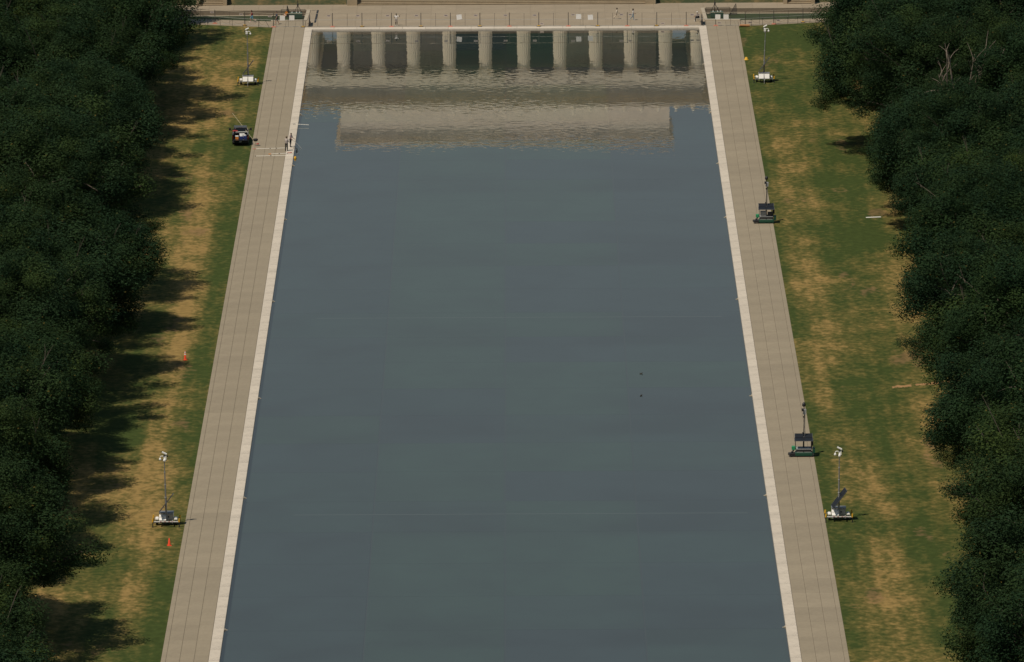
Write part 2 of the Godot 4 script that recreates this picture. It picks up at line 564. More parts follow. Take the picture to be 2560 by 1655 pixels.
# ------------------------------------------------------------------ plaza, side paths, stairs and banks
func build_plaza() -> void:
	var pz := thing("plaza", "broad tan paved plaza at the far end of the pool", "plaza", Vector3.ZERO, 0, "", "structure")
	var bed := st_new()
	box(bed, Vector3(0, 0.05, -9.1), Vector3(52.6, 0.24, 14.9))
	box(bed, Vector3(0, 0.05, -19.0), Vector3(150.0, 0.24, 4.9))
	part("bedding", bed, M.joint, pz)
	var cols := 16
	var cw := 52.9 / cols
	var slab := box_mesh(Vector3(cw - 0.012, 0.1, 1.85 - 0.012), 0.004)
	for j in 8:
		for i in cols:
			put("paving_slab", slab, M["plaza%d" % (rng.randi() % 4)], pz, Vector3(-26.45 + cw * (i + 0.5), 0.154 + rng.randf() * 0.002, -1.65 - 1.85 * (j + 0.5)))
	var slab2 := box_mesh(Vector3(cw - 0.012, 0.1, 2.4 - 0.012), 0.004)
	for j in 2:
		for i in 38:
			put("paving_slab", slab2, M["plaza%d" % (rng.randi() % 4)], pz, Vector3(-26.45 + cw * (i - 10.5), 0.154 + rng.randf() * 0.002, -16.5 - 2.4 * (j + 0.5)))
	for side in [-1, 1]:
		var s: float = side
		var nm := "left" if side < 0 else "right"
		# low retaining wall at the back of the sunken strip, with a pale ledge at its foot
		var wl := thing("retaining_wall", "low taupe stone wall beside the plaza on the " + nm, "wall")
		var st := st_new()
		box(st, Vector3(s * 50.7, -0.16, -16.62), Vector3(48.6, 0.7, 0.3))
		part("wall_face", st, M.taupe, wl)
		st = st_new()
		box(st, Vector3(s * 50.7, -0.475, -16.25), Vector3(48.6, 0.08, 0.42))
		part("ledge", st, M.kerb, wl)
		# stone kerb round the strip's inner corner
		var kb := thing("stone_kerb", "pale stone kerb round the %s grass strip corner" % nm, "kerb")
		st = st_new()
		var zf := -7.6 if side < 0 else -6.3
		slab_poly(st, [[s * 26.05, -16.4], [s * 26.55, -16.4], [s * 26.75, zf - 0.2], [s * 26.3, zf - 0.2]], 0.3, 0.85)
		part("side_run", st, M.kerb, kb)
		st = st_new()
		slab_poly(st, [[s * 26.35, zf], [s * 26.35, zf + 0.55], [s * 31.1, zf + 0.75], [s * 31.1, zf + 0.2]], 0.32, 0.6)
		part("front_run", st, M.kerb, kb)
		# side path running outwards and away
		st = st_new()
		if side < 0:
			slab_poly(st, [[-30.77, -6.9], [-31.1, -6.9], [-41.1, -9.4], [-62.0, -14.6], [-62.0, -10.8], [-41.1, -4.7], [-33.0, -2.33], [-30.77, -1.72]], 0.2, 0.3)
		else:
			slab_poly(st, [[30.77, -6.0], [31.1, -6.0], [42.2, -7.2], [62.0, -11.5], [62.0, -9.8], [42.1, -4.0], [33.5, -1.48], [30.77, -0.88]], 0.2, 0.3)
		part_top("side_path_" + nm, st, M.plaza1, "tan path leading off from the walkway corner on the " + nm, "path")
	# stairs: a wide flight in the middle, a narrow one far out on each side; each step a block
	stairs("wide_stone_stairs", "wide tan stone stairs rising from the plaza centre", -19.9, 18.75, -20.6, 1.35)
	stairs("narrow_stone_stairs", "narrow stone stairs between grass banks at far left", -41.0, -37.9, -21.1, 0.5)
	stairs("narrow_stone_stairs", "narrow stone stairs between grass banks at far right", 37.75, 40.95, -20.1, 0.5)
	# grass banks beside the stairs and the terrace behind them
	var k := 0
	for b in [[-75.0, -41.55, "far left"], [-37.35, -21.35, "left"], [20.2, 37.2, "right"], [41.5, 75.0, "far right"]]:
		var st := st_new()
		st.set_smooth_group(-1)
		var z := -21.3
		quad(st, Vector3(b[0], 2.0, z - 5.2), Vector3(b[1], 2.0, z - 5.2), Vector3(b[1], 0.16, z), Vector3(b[0], 0.16, z))
		part_top("grass_bank_" + str(b[2]).replace(" ", "_"), st, M.bank_grass, "grass bank behind the plaza at the %s of the wide stairs" % b[2], "grass bank")
		k += 1
	var st := st_new()
	st.set_smooth_group(-1)
	var prof := [[2.0, -26.4], [4.0, -60.0], [6.0, -108.0], [17.2, -150.0], [17.2, -300.0], [0.1, -310.0]]
	for i in prof.size() - 1:
		var hw := 75.0
		quad(st, Vector3(-hw, prof[i + 1][0], prof[i + 1][1]), Vector3(hw, prof[i + 1][0], prof[i + 1][1]), Vector3(hw, prof[i][0], prof[i][1]), Vector3(-hw, prof[i][0], prof[i][1]))
	part_top("terrace", st, M.step, "stone terrace and approach rising towards the columned building", "terrace")

func stairs(called: String, label: String, x0: float, x1: float, z: float, cheek: float) -> void:
	var o := thing(called, label, "stairs")
	var n := 12
	var stp := st_new()
	box(stp, Vector3(0, -0.03, 0), Vector3(x1 - x0, 0.06, 0.47), Basis.IDENTITY, 0.008)
	box(stp, Vector3(0, -0.16, -0.035), Vector3(x1 - x0 - 0.01, 0.2, 0.4))
	var mesh := done(stp)
	for i in n:
		put("step", mesh, M.step, o, Vector3((x0 + x1) * 0.5, 0.2 + 0.16 * (i + 1), z - 0.4 * i - 0.23))
	for s in [0, 1]:
		var st := st_new()
		var x := x0 - cheek * 0.5 - 0.004 if s == 0 else x1 + cheek * 0.5 + 0.004
		box(st, Vector3(x, 0.75, z - 2.7), Vector3(cheek, 2.7, 5.6), Basis.IDENTITY, 0.02)
		part("cheek_wall", st, M.step, o)

# ------------------------------------------------------------------ the columned building that the water mirrors
func build_memorial() -> void:
	var o := thing("memorial_building", "white marble columned building seen mirrored upside down in the pool", "building", Vector3(-0.33, 17.2, -170.0))
	# y values below are heights above the water minus 17.2; z runs back from the front columns
	var base := 17.2
	var offs := [2.91, 8.4, 13.85, 19.17, 24.45, 29.3]
	var depth := 34.0
	for k in 3:
		var st := st_new()
		box(st, Vector3(0, 0.4 + 0.8 * k, -depth * 0.5), Vector3(66.0 - 1.6 * k, 0.8, depth + 7.0 - 1.6 * k))
		part("base_step", st, M.marble, o)
	# fluted column
	var col := st_new()
	col.set_smooth_group(-1)
	var fl := 20
	var seg := fl * 4
	var rings := [[1.13, 0.0], [1.12, 3.0], [1.08, 6.0], [1.02, 9.5], [0.94, 12.4], [0.93, 12.7]]
	for r in rings.size() - 1:
		for i in seg:
			var t0 := TAU * i / seg
			var t1 := TAU * (i + 1) / seg
			var f0: float = 1.0 - 0.075 * (0.5 - 0.5 * cos(t0 * fl))
			var f1: float = 1.0 - 0.075 * (0.5 - 0.5 * cos(t1 * fl))
			var a := Vector3(cos(t0), 0, sin(t0)) * f0
			var b := Vector3(cos(t1), 0, sin(t1)) * f1
			var y0 := Vector3.UP * float(rings[r][1])
			var y1 := Vector3.UP * float(rings[r + 1][1])
			quad(col, a * rings[r][0] + y0, b * rings[r][0] + y0, b * rings[r + 1][0] + y1, a * rings[r + 1][0] + y1)
	var col_m := done(col)
	var cap := st_new()
	lathe(cap, Vector3.ZERO, [[0.93, 0.0], [0.98, 0.1], [1.15, 0.45], [1.18, 0.5], [0.0, 0.5]], 24)
	box(cap, Vector3(0, 0.68, 0), Vector3(2.5, 0.4, 2.5))
	var cap_m := done(cap)
	var spots := []
	for s in [-1, 1]:
		for x in offs:
			spots.append(Vector3(s * x, 0, 0))
			spots.append(Vector3(s * x, 0, -depth))
		for j in range(1, 7):
			spots.append(Vector3(s * 29.3, 0, -depth * j / 7.0))
	for p in spots:
		var c := put("column", col_m, M.marble, o, p + Vector3.UP * 2.4)
		put("capital", cap_m, M.marble, c, Vector3.UP * 12.7)
	var yb := 33.3 - base
	for b in [["architrave", 30.4, 0.0, 2.35], ["frieze", 30.35, 2.35, 3.95]]:
		var st := st_new()
		var w: float = b[1]
		var yc: float = yb + (b[2] + b[3]) * 0.5
		var h: float = b[3] - b[2]
		var th := 2.1 if b[0] == "architrave" else 1.5
		box(st, Vector3(0, yc, 0), Vector3(w * 2 - 2.1 + th, h, th))
		box(st, Vector3(0, yc, -depth), Vector3(w * 2 - 2.1 + th, h, th))
		for s in [-1, 1]:
			box(st, Vector3(s * 29.3, yc, -depth * 0.5), Vector3(th, h, depth - th))
		part(b[0], st, M.marble, o)
	var st := st_new()
	box(st, Vector3(0, yb + 4.17, -depth * 0.5), Vector3(62.4, 0.45, depth + 4.0))
	box(st, Vector3(0, yb + 4.55, -depth * 0.5), Vector3(62.8, 0.32, depth + 4.4))
	part("cornice", st, M.marble, o)
	var ante := st_new()
	lathe(ante, Vector3.ZERO, [[0.3, 0.0], [0.36, 0.25], [0.22, 0.5], [0.0, 0.65]], 8)
	var am := done(ante)
	for i in 25:
		put("roof_ornament", am, M.marble, o, Vector3(-31.2 + 2.6 * i, yb + 4.71, 1.9))
	# inner hall with an open front between the middle columns
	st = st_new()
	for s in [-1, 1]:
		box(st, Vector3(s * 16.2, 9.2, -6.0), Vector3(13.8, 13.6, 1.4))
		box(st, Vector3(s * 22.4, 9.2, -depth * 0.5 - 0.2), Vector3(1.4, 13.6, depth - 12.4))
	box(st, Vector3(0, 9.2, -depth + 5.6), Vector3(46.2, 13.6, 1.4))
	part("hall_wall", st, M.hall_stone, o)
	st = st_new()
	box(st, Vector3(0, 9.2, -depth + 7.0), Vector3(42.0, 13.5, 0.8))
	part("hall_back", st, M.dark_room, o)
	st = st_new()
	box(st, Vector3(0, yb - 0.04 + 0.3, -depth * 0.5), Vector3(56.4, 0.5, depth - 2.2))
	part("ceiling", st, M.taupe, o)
	st = st_new()
	box(st, Vector3(0, 41.4 - base - 0.1, -depth * 0.5), Vector3(50.4, 6.6, depth - 14.0))
	part("attic_wall", st, M.marble_wall, o)
	st = st_new()
	box(st, Vector3(0, 44.75 - base, -depth * 0.5), Vector3(51.4, 0.35, depth - 12.8))
	box(st, Vector3(0, 45.1 - base, -depth * 0.5), Vector3(51.9, 0.35, depth - 12.3))
	part("attic_cornice", st, M.marble_wall, o)
	for i in 24:
		st = st_new()
		var x := -24.15 + 2.1 * i
		box(st, Vector3(x, 42.7 - base, -6.99), Vector3(1.3, 0.5, 0.06), Basis(Vector3(0, 0, 1), 0.05 if i % 2 == 0 else -0.05))
		part("festoon", st, M.marble_wall, o)

# ------------------------------------------------------------------ trees
func limb(st: SurfaceTool, a: Vector3, ctrl: Vector3, b: Vector3, r0: float, r1: float, n := 5, seg := 6) -> void:
	var p := a
	for i in n:
		var t := float(i + 1) / n
		var q := a.lerp(ctrl, t).lerp(ctrl.lerp(b, t), t)
		rod(st, p, q, lerpf(r0, r1, float(i) / n), lerpf(r0, r1, t), seg, i == n - 1)
		p = q

func bez(a: Vector3, c: Vector3, b: Vector3, t: float) -> Vector3:
	return a.lerp(c, t).lerp(c.lerp(b, t), t)

var sprays := []

# balls of small leaves, radius about 1, in a dozen tints; a crown is made of many of them
func make_sprays() -> void:
	var r := RandomNumberGenerator.new()
	r.seed = 4242
	for k in 14:
		var v := PackedVector3Array()
		var n := PackedVector3Array()
		var c := PackedColorArray()
		var ix := PackedInt32Array()
		var warm := float(k) / 13.0
		var base := Vector3(0.026, 0.051, 0.025).lerp(Vector3(0.045, 0.073, 0.025), warm * warm) * r.randf_range(0.88, 1.06)
		for l in 760:
			var d := Vector3(r.randfn(), r.randfn(), r.randfn()).normalized()
			var q := d * pow(r.randf(), 0.38) * (1.0 + 0.12 * r.randfn())
			var nrm := (d * 0.8 + Vector3.UP * 0.6 + Vector3(r.randf_range(-1, 1), r.randf_range(-1, 1), r.randf_range(-1, 1)) * 0.6).normalized()
			var u := nrm.cross(Vector3(r.randf_range(-1, 1), r.randf_range(-1, 1), r.randf_range(-1, 1))).normalized()
			var w := nrm.cross(u)
			var s := r.randf_range(0.042, 0.082)
			var b := v.size()
			v.append(q - u * s * 1.2)
			v.append(q + w * s * 0.62 + nrm * s * 0.16)
			v.append(q + u * s * 1.2)
			v.append(q - w * s * 0.62 + nrm * s * 0.16)
			var cc := base * r.randf_range(0.75, 1.3)
			if r.randf() < 0.004:
				cc = Vector3(0.16, 0.12, 0.035)
			for j in 4:
				n.append(nrm)
				c.append(Color(cc.x, cc.y, cc.z))
			ix.append_array([b, b + 1, b + 2, b, b + 2, b + 3])
		sprays.append([v, n, c, ix])

func make_tree(seed_: int, hgt: float, rad: float, bare: bool) -> Array:
	var r := RandomNumberGenerator.new()
	r.seed = seed_
	var tr := st_new()
	var top := Vector3(r.randf_range(-0.5, 0.5), hgt * 0.26, r.randf_range(-0.5, 0.5))
	rod(tr, Vector3(0, -0.1, 0), Vector3(top.x * 0.3, hgt * 0.05, top.z * 0.3), 0.75, 0.5, 9)
	rod(tr, Vector3(top.x * 0.3, hgt * 0.05, top.z * 0.3), top, 0.5, 0.4, 9)
	var lb := st_new()
	var clumps := []
	var nl := 7 + r.randi() % 2
	var phase := r.randf() * TAU
	for i in nl:
		var az := phase + TAU * i / nl + r.randf_range(-0.25, 0.25)
		var out := rad * r.randf_range(0.62, 0.9)
		var up := hgt * r.randf_range(0.5, 0.86)
		if i % 3 == 2:
			up = hgt * r.randf_range(0.34, 0.5)
			out = rad * r.randf_range(0.85, 1.02)
		var dir := Vector3(cos(az), 0, sin(az))
		var e := dir * out + Vector3.UP * up
		var c := top + dir * out * 0.25 + Vector3.UP * (up - top.y) * 0.75
		limb(lb, top - Vector3.UP * r.randf_range(0.0, 1.2), c, e, 0.26, 0.05)
		clumps.append([e, r.randf_range(1.4, 2.1)])
		for k in 4:
			var t := r.randf_range(0.4, 0.95)
			var s := bez(top, c, e, t)
			var off := Vector3(r.randf_range(-1, 1), r.randf_range(-0.35, 0.6), r.randf_range(-1, 1)).normalized() * rad * r.randf_range(0.25, 0.42)
			var e2 := s + off
			limb(lb, s, s + off * 0.5 + Vector3.UP * 0.5, e2, 0.09, 0.03, 3, 5)
			clumps.append([e2, r.randf_range(1.1, 1.9)])
	# thin dead twigs that poke out through the leaves
	for i in 4:
		var az := r.randf() * TAU
		var a := Vector3(cos(az) * rad * 0.55, hgt * r.randf_range(0.5, 0.7), sin(az) * rad * 0.55)
		var e := Vector3(cos(az) * rad * r.randf_range(0.75, 1.0), hgt * r.randf_range(0.7, 0.95), sin(az) * rad * r.randf_range(0.75, 1.0))
		limb(lb, a, a.lerp(e, 0.5) + Vector3.UP * 0.4, e, 0.055, 0.015, 4, 5)
		limb(lb, a.lerp(e, 0.7), a.lerp(e, 0.8) + Vector3.UP * 0.4, a.lerp(e, 0.8) + Vector3(r.randf_range(-0.8, 0.8), 1.3, r.randf_range(-0.8, 0.8)), 0.04, 0.012, 3, 5)
	# a few low boughs that reach out past the dome
	for i in 3:
		var az := r.randf() * TAU
		var dir := Vector3(cos(az), 0, sin(az))
		var e := dir * rad * r.randf_range(0.92, 1.06) + Vector3.UP * hgt * r.randf_range(0.3, 0.48)
		limb(lb, top, top + dir * rad * 0.5 + Vector3.UP * 2.5, e, 0.16, 0.03, 6, 6)
		clumps.append([e, r.randf_range(0.8, 1.3)])
		for j in 8:
			var q := bez(top, top + dir * rad * 0.5 + Vector3.UP * 2.5, e, r.randf_range(0.5, 1.0))
			clumps.append([q + Vector3(r.randf_range(-1.4, 1.4), r.randf_range(-0.9, 0.6), r.randf_range(-1.4, 1.4)), r.randf_range(0.6, 1.1)])
	# clumps that fill the outer shell of an uneven dome
	var shape := noise(seed_ + 5, 0.9, 2)
	for i in 64:
		var y := 1.0 - 1.5 * (i + 0.5) / 64.0
		var az := i * 2.39996 + r.randf_range(-0.3, 0.3)
		var d := Vector3(cos(az) * sqrt(1.0 - y * y), y, sin(az) * sqrt(1.0 - y * y))
		var k := 0.87 + 0.42 * shape.get_noise_3d(d.x * 1.4, d.y * 1.4, d.z * 1.4) + r.randf_range(-0.09, 0.07)
		clumps.append([Vector3(d.x * rad * k, hgt * 0.60 + d.y * hgt * 0.38 * k, d.z * rad * k), r.randf_range(1.2, 2.3)])
	for i in 12:
		clumps.append([Vector3(r.randf_range(-0.45, 0.45) * rad, hgt * r.randf_range(0.45, 0.8), r.randf_range(-0.45, 0.45) * rad), 2.2])
	var v := PackedVector3Array()
	var n := PackedVector3Array()
	var c_ := PackedColorArray()
	var ix := PackedInt32Array()
	for cl in clumps:
		var t: Array = sprays[r.randi() % sprays.size()]
		var cr: float = cl[1]
		if bare:
			cr *= 0.75
		var p: Vector3 = cl[0]
		p.y = maxf(p.y, 2.0 + cr * 0.6)
		var turn := Basis(Vector3.UP, r.randf() * TAU)
		var b := v.size()
		v.append_array(Transform3D(turn * Basis.from_scale(Vector3(cr, cr * 0.74, cr)), p) * (t[0] as PackedVector3Array))
		n.append_array(Transform3D(turn, Vector3.ZERO) * (t[1] as PackedVector3Array))
		c_.append_array(t[2])
		var base_ix: PackedInt32Array = t[3].duplicate()
		for q in base_ix.size():
			base_ix[q] += b
		ix.append_array(base_ix)
	var arr := []
	arr.resize(Mesh.ARRAY_MAX)
	arr[Mesh.ARRAY_VERTEX] = v
	arr[Mesh.ARRAY_NORMAL] = n
	arr[Mesh.ARRAY_COLOR] = c_
	arr[Mesh.ARRAY_INDEX] = ix
	var cm := ArrayMesh.new()
	cm.add_surface_from_arrays(Mesh.PRIMITIVE_TRIANGLES, arr)
	return [done(tr), done(lb), cm]

func edge_at(table: Array, z: float) -> float:
	for i in table.size() - 1:
		if z <= table[i + 1][0]:
			var t: float = clampf((z - table[i][0]) / (table[i + 1][0] - table[i][0]), 0, 1)
			return lerpf(table[i][1], table[i + 1][1], t)
	return table[-1][1]

const HG := [18.0, 15.5, 19.0, 17.5, 14.0, 20.0]
const RD := [8.9, 7.4, 9.4, 8.4, 6.6, 9.9]

func build_trees() -> void:
	make_sprays()
	var protos := []
	for i in 6:
		protos.append(make_tree(900 + i * 17, HG[i], RD[i], false))
	var left := [[-40, 43], [0, 42], [38, 40], [66, 39], [88, 43], [135, 42], [178, 40.5], [196, 37.2], [212, 38], [233, 38.5], [268, 41], [298, 41.8], [322, 42], [338, 44.8], [362, 38], [378, 40], [396, 38.4], [440, 39]]
	var right := [[-40, 45], [0, 41], [41, 40], [78, 39.2], [104, 37.4], [112, 42], [148, 41.6], [167, 44.2], [212, 42.6], [240, 42.6], [256, 39.4], [268, 42.2], [300, 42.2], [319, 42.2], [327, 40.2], [345, 42], [366, 41], [388, 39.4], [410, 38], [440, 40]]
	for side in [-1, 1]:
		var sn := "left" if side < 0 else "right"
		for row in 3:
			var rn: String = ["front", "middle", "back"][row]
			var z := -34.0 + 4.5 * row
			var k := 0
			while z < 446.0:
				var e := edge_at(left if side < 0 else right, z)
				var pi := (k * 5 + row * 2 + (1 if side > 0 else 0) + rng.randi() % 2) % 6
				var pr: Array = protos[pi]
				var sc := rng.randf_range(0.88, 1.1)
				var radius: float = RD[pi] * sc
				var x := e + radius * 1.0 + row * 13.0 + (rng.randf_range(-1.5, 1.5) if row > 0 else (rng.randf_range(1.5, 4.5) if rng.randf() < 0.3 else rng.randf_range(-0.4, 0.6)))
				var step := radius * rng.randf_range(1.4, 1.8)
				# frame half width at this depth for a crown 14 m up
				var half := 67.0 - (z + 27.0 - 92.0) * 0.0577
				if side > 0 and Vector2(x - 53.5, z - 127.0).length() < 9.0:
					z += step
					continue
				if x - radius < half + 4.0 and not (z < -12.0 and row == 0):
					var o := thing("elm_tree", "dark green leafy tree, %s from the plaza in the %s row of the %s grove" % [ordinal(k), rn, sn], "tree", Vector3(side * x, 0.17, z), rng.randf() * TAU, "trees of the %s grove" % sn)
					o.scale = Vector3.ONE * sc
					put("trunk", pr[0], M.bark, o)
					put("limbs", pr[1], M.bark, o)
					put("crown", pr[2], M["leaf%d" % (rng.randi() % 4)], o)
					k += 1
				z += step
	# one half dead tree on the right whose bare pale limbs stand above the leaves
	var dt := make_tree(1501, 14.0, 6.0, true)
	var d := thing("half_dead_tree", "half dead tree with tall bare pale limbs in the right grove", "tree", Vector3(53.5, 0.17, 122.0), 0.4)
	put("trunk", dt[0], M.dead_wood, d)
	put("limbs", dt[1], M.dead_wood, d)
	put("crown", dt[2], M.leaf0, d)
	var bl := st_new()
	var rr := RandomNumberGenerator.new()
	rr.seed = 77
	for i in 9:
		var az := rr.randf() * TAU
		var a := Vector3(rr.randf_range(-1, 1), 4.0, rr.randf_range(-1, 1))
		var e := Vector3(cos(az) * rr.randf_range(2.0, 6.5), rr.randf_range(13.0, 18.5), sin(az) * 3.0)
		var c := a.lerp(e, 0.5) + Vector3(e.x * 0.15, 1.5, 0)
		limb(bl, a, c, e, 0.16, 0.03, 6, 6)
		for j in 5:
			var s := bez(a, c, e, rr.randf_range(0.5, 0.95))
			limb(bl, s, s + Vector3(rr.randf_range(-0.5, 0.5), 0.8, 0), s + Vector3(rr.randf_range(-1.6, 1.6), rr.randf_range(1.0, 2.6), rr.randf_range(-1, 1)), 0.06, 0.015, 3, 5)
	part("bare_limbs", bl, M.dead_wood, d)

# ------------------------------------------------------------------ temporary fence and post and chain barriers
func fence_post(i: int) -> Vector3:
	if i < 0:
		return [Vector3(-34.45, 0.2, -3.2), Vector3(-38.45, 0.2, -5.25), Vector3(-42.3, 0.2, -7.2)][-i - 1]
	if i > 16:
		return [Vector3(35.4, 0.2, -2.3), Vector3(39.3, 0.2, -3.7), Vector3(43.1, 0.2, -5.1)][i - 17]
	return Vector3(-30.6 + 3.8875 * i, 0.2, -1.9 + 0.05 * i)

func build_fences() -> void:
	var f := thing("temporary_fence", "temporary see-through metal fence across the far end of the pool", "fence")
	var post := st_new()
	rod(post, Vector3.ZERO, Vector3(0, 1.86, 0), 0.042, -1, 8)
	var post_m := done(post)
	var thin := st_new()
	rod(thin, Vector3(0, 0.08, 0), Vector3(0, 1.8, 0), 0.02, -1, 6)
	var thin_m := done(thin)
	var foot := st_new()
	box(foot, Vector3(0, 0.045, 0), Vector3(0.62, 0.09, 0.34), Basis.IDENTITY, 0.03)
	var foot_m := done(foot)
	var cap_m := box_mesh(Vector3(0.4, 0.07, 0.26), 0.02)
	for i in range(-3, 20):
		var p := fence_post(i)
		var yel := (i % 2 != 0) if i < 15 else (i in [16, 18])
		put("post", post_m, M.dark_steel, f, p)
		var ft := put("foot", foot_m, M.rubber if yel else M.salmon, f, p)
		put("foot_cap", cap_m, M.yellow if yel else M.salmon, ft, Vector3(0, 0.1, 0))
		if i < 19:
			var q := fence_post(i + 1)
			put("mid_bar", thin_m, M.dark_steel, f, p.lerp(q, 0.5))
			for y in [1.8, 0.95, 0.1]:
				var st := st_new()
				rod(st, p + Vector3.UP * y, q + Vector3.UP * y, 0.026 if y > 1.0 else 0.02, -1, 6)
				part("rail", st, M.galvanised if y < 1.0 else M.kerb, f)
	# small warning plates wired to the mesh: [place along the fence in posts, height]
	var sign_m := box_mesh(Vector3(0.5, 0.24, 0.012))
	var ink_m := box_mesh(Vector3(0.34, 0.07, 0.004))
	for s in [[-2.1, 1.5], [-1.12, 1.5], [-0.13, 1.45], [1.87, 1.5], [2.86, 1.5], [3.87, 1.5], [4.85, 1.5], [5.85, 1.5], [6.86, 1.5], [7.87, 1.5], [8.86, 1.5], [10.16, 1.55], [11.8, 1.55], [12.1, 1.55], [14.2, 1.5], [9.1, 0.35], [13.2, 0.35], [14.4, 1.5], [15.12, 0.4], [16.17, 0.4], [17.15, 0.5]]:
		var i := int(floor(s[0]))
		var a := fence_post(i)
		var b := fence_post(i + 1)
		var o := put("warning_plate", sign_m, M.sign_pink, f, a.lerp(b, s[0] - i) + Vector3(0, s[1], 0.045))
		put("print", ink_m, M.sign_ink, o, Vector3(0, 0.01, 0.009))
	# larger white sheets hung on the fence
	var sheet := box_mesh(Vector3(0.68, 0.66, 0.015))
	var k := 0
	for s in [[0.3, 1.22, 0.0, "leftmost white sheet hung on the fence, beside the orange barricade"], [0.62, 1.25, 0.0, "white sheet on the fence just right of the orange barricade"], [6.3, 1.28, 0.12, "tilted white sheet alone on the left half of the fence"], [10.35, 1.3, 0.0, "larger square white sheet left of the walking pair on the fence"], [10.75, 1.2, 0.05, "white sheet on the fence, right one of the two left of the walking pair"], [15.07, 1.2, -0.02, "white sheet on the fence beside the seated person"], [15.35, 1.2, 0.0, "rightmost white sheet hung on the fence"]]:
		var i := int(floor(s[0]))
		var p := fence_post(i).lerp(fence_post(i + 1), s[0] - i)
		var o := solo("notice_sheet", sheet, M.paper, s[3], "notice", p + Vector3(0, s[1], 0.05), "white sheets on the fence")
		o.rotation.z = s[2]
		k += 1
	# slim black posts with hanging chains along both side paths
	for side in [-1, 1]:
		var xs := [-41.2, -39.4, -37.7, -36.1, -34.3, -32.6, -31.15] if side < 0 else [31.0, 32.4, 33.9, 35.6, 37.2, 38.6, 40.2, 41.7]
		var o := thing("chain_barrier", "slim black posts with hanging chain along the %s side path" % ("left" if side < 0 else "right"), "barrier")
		var prev := Vector3.ZERO
		for i in xs.size():
			var x: float = xs[i]
			var z := -2.3 + (x + 33.0) * 0.29 if side < 0 else -1.42 - (x - 33.5) * 0.295
			z = minf(z, -1.8 if side < 0 else -1.0)
			var a := Vector3(x, 0.18, z + 0.12)
			var lean := 0.0 if absf(x) > 31.3 else (-0.45 if side < 0 else -0.1)
			lean += rng.randf_range(-0.05, 0.05)
			var b := a + Vector3(lean, 0.92, 0)
			var st := st_new()
			rod(st, a, b, 0.024, -1, 6)
			rod(st, b, b + Vector3(0, 0.05, 0), 0.035, 0.02, 6)
			part("post", st, M.black_metal, o)
			if i > 0:
				st = st_new()
				var pts := []
				for k2 in 9:
					var t := k2 / 8.0
					pts.append(prev.lerp(b, t) - Vector3.UP * (0.5 * 4.0 * t * (1.0 - t) + 0.03))
				path_rod(st, pts, 0.009, 5)
				part("chain", st, M.black_metal, o)
			prev = b

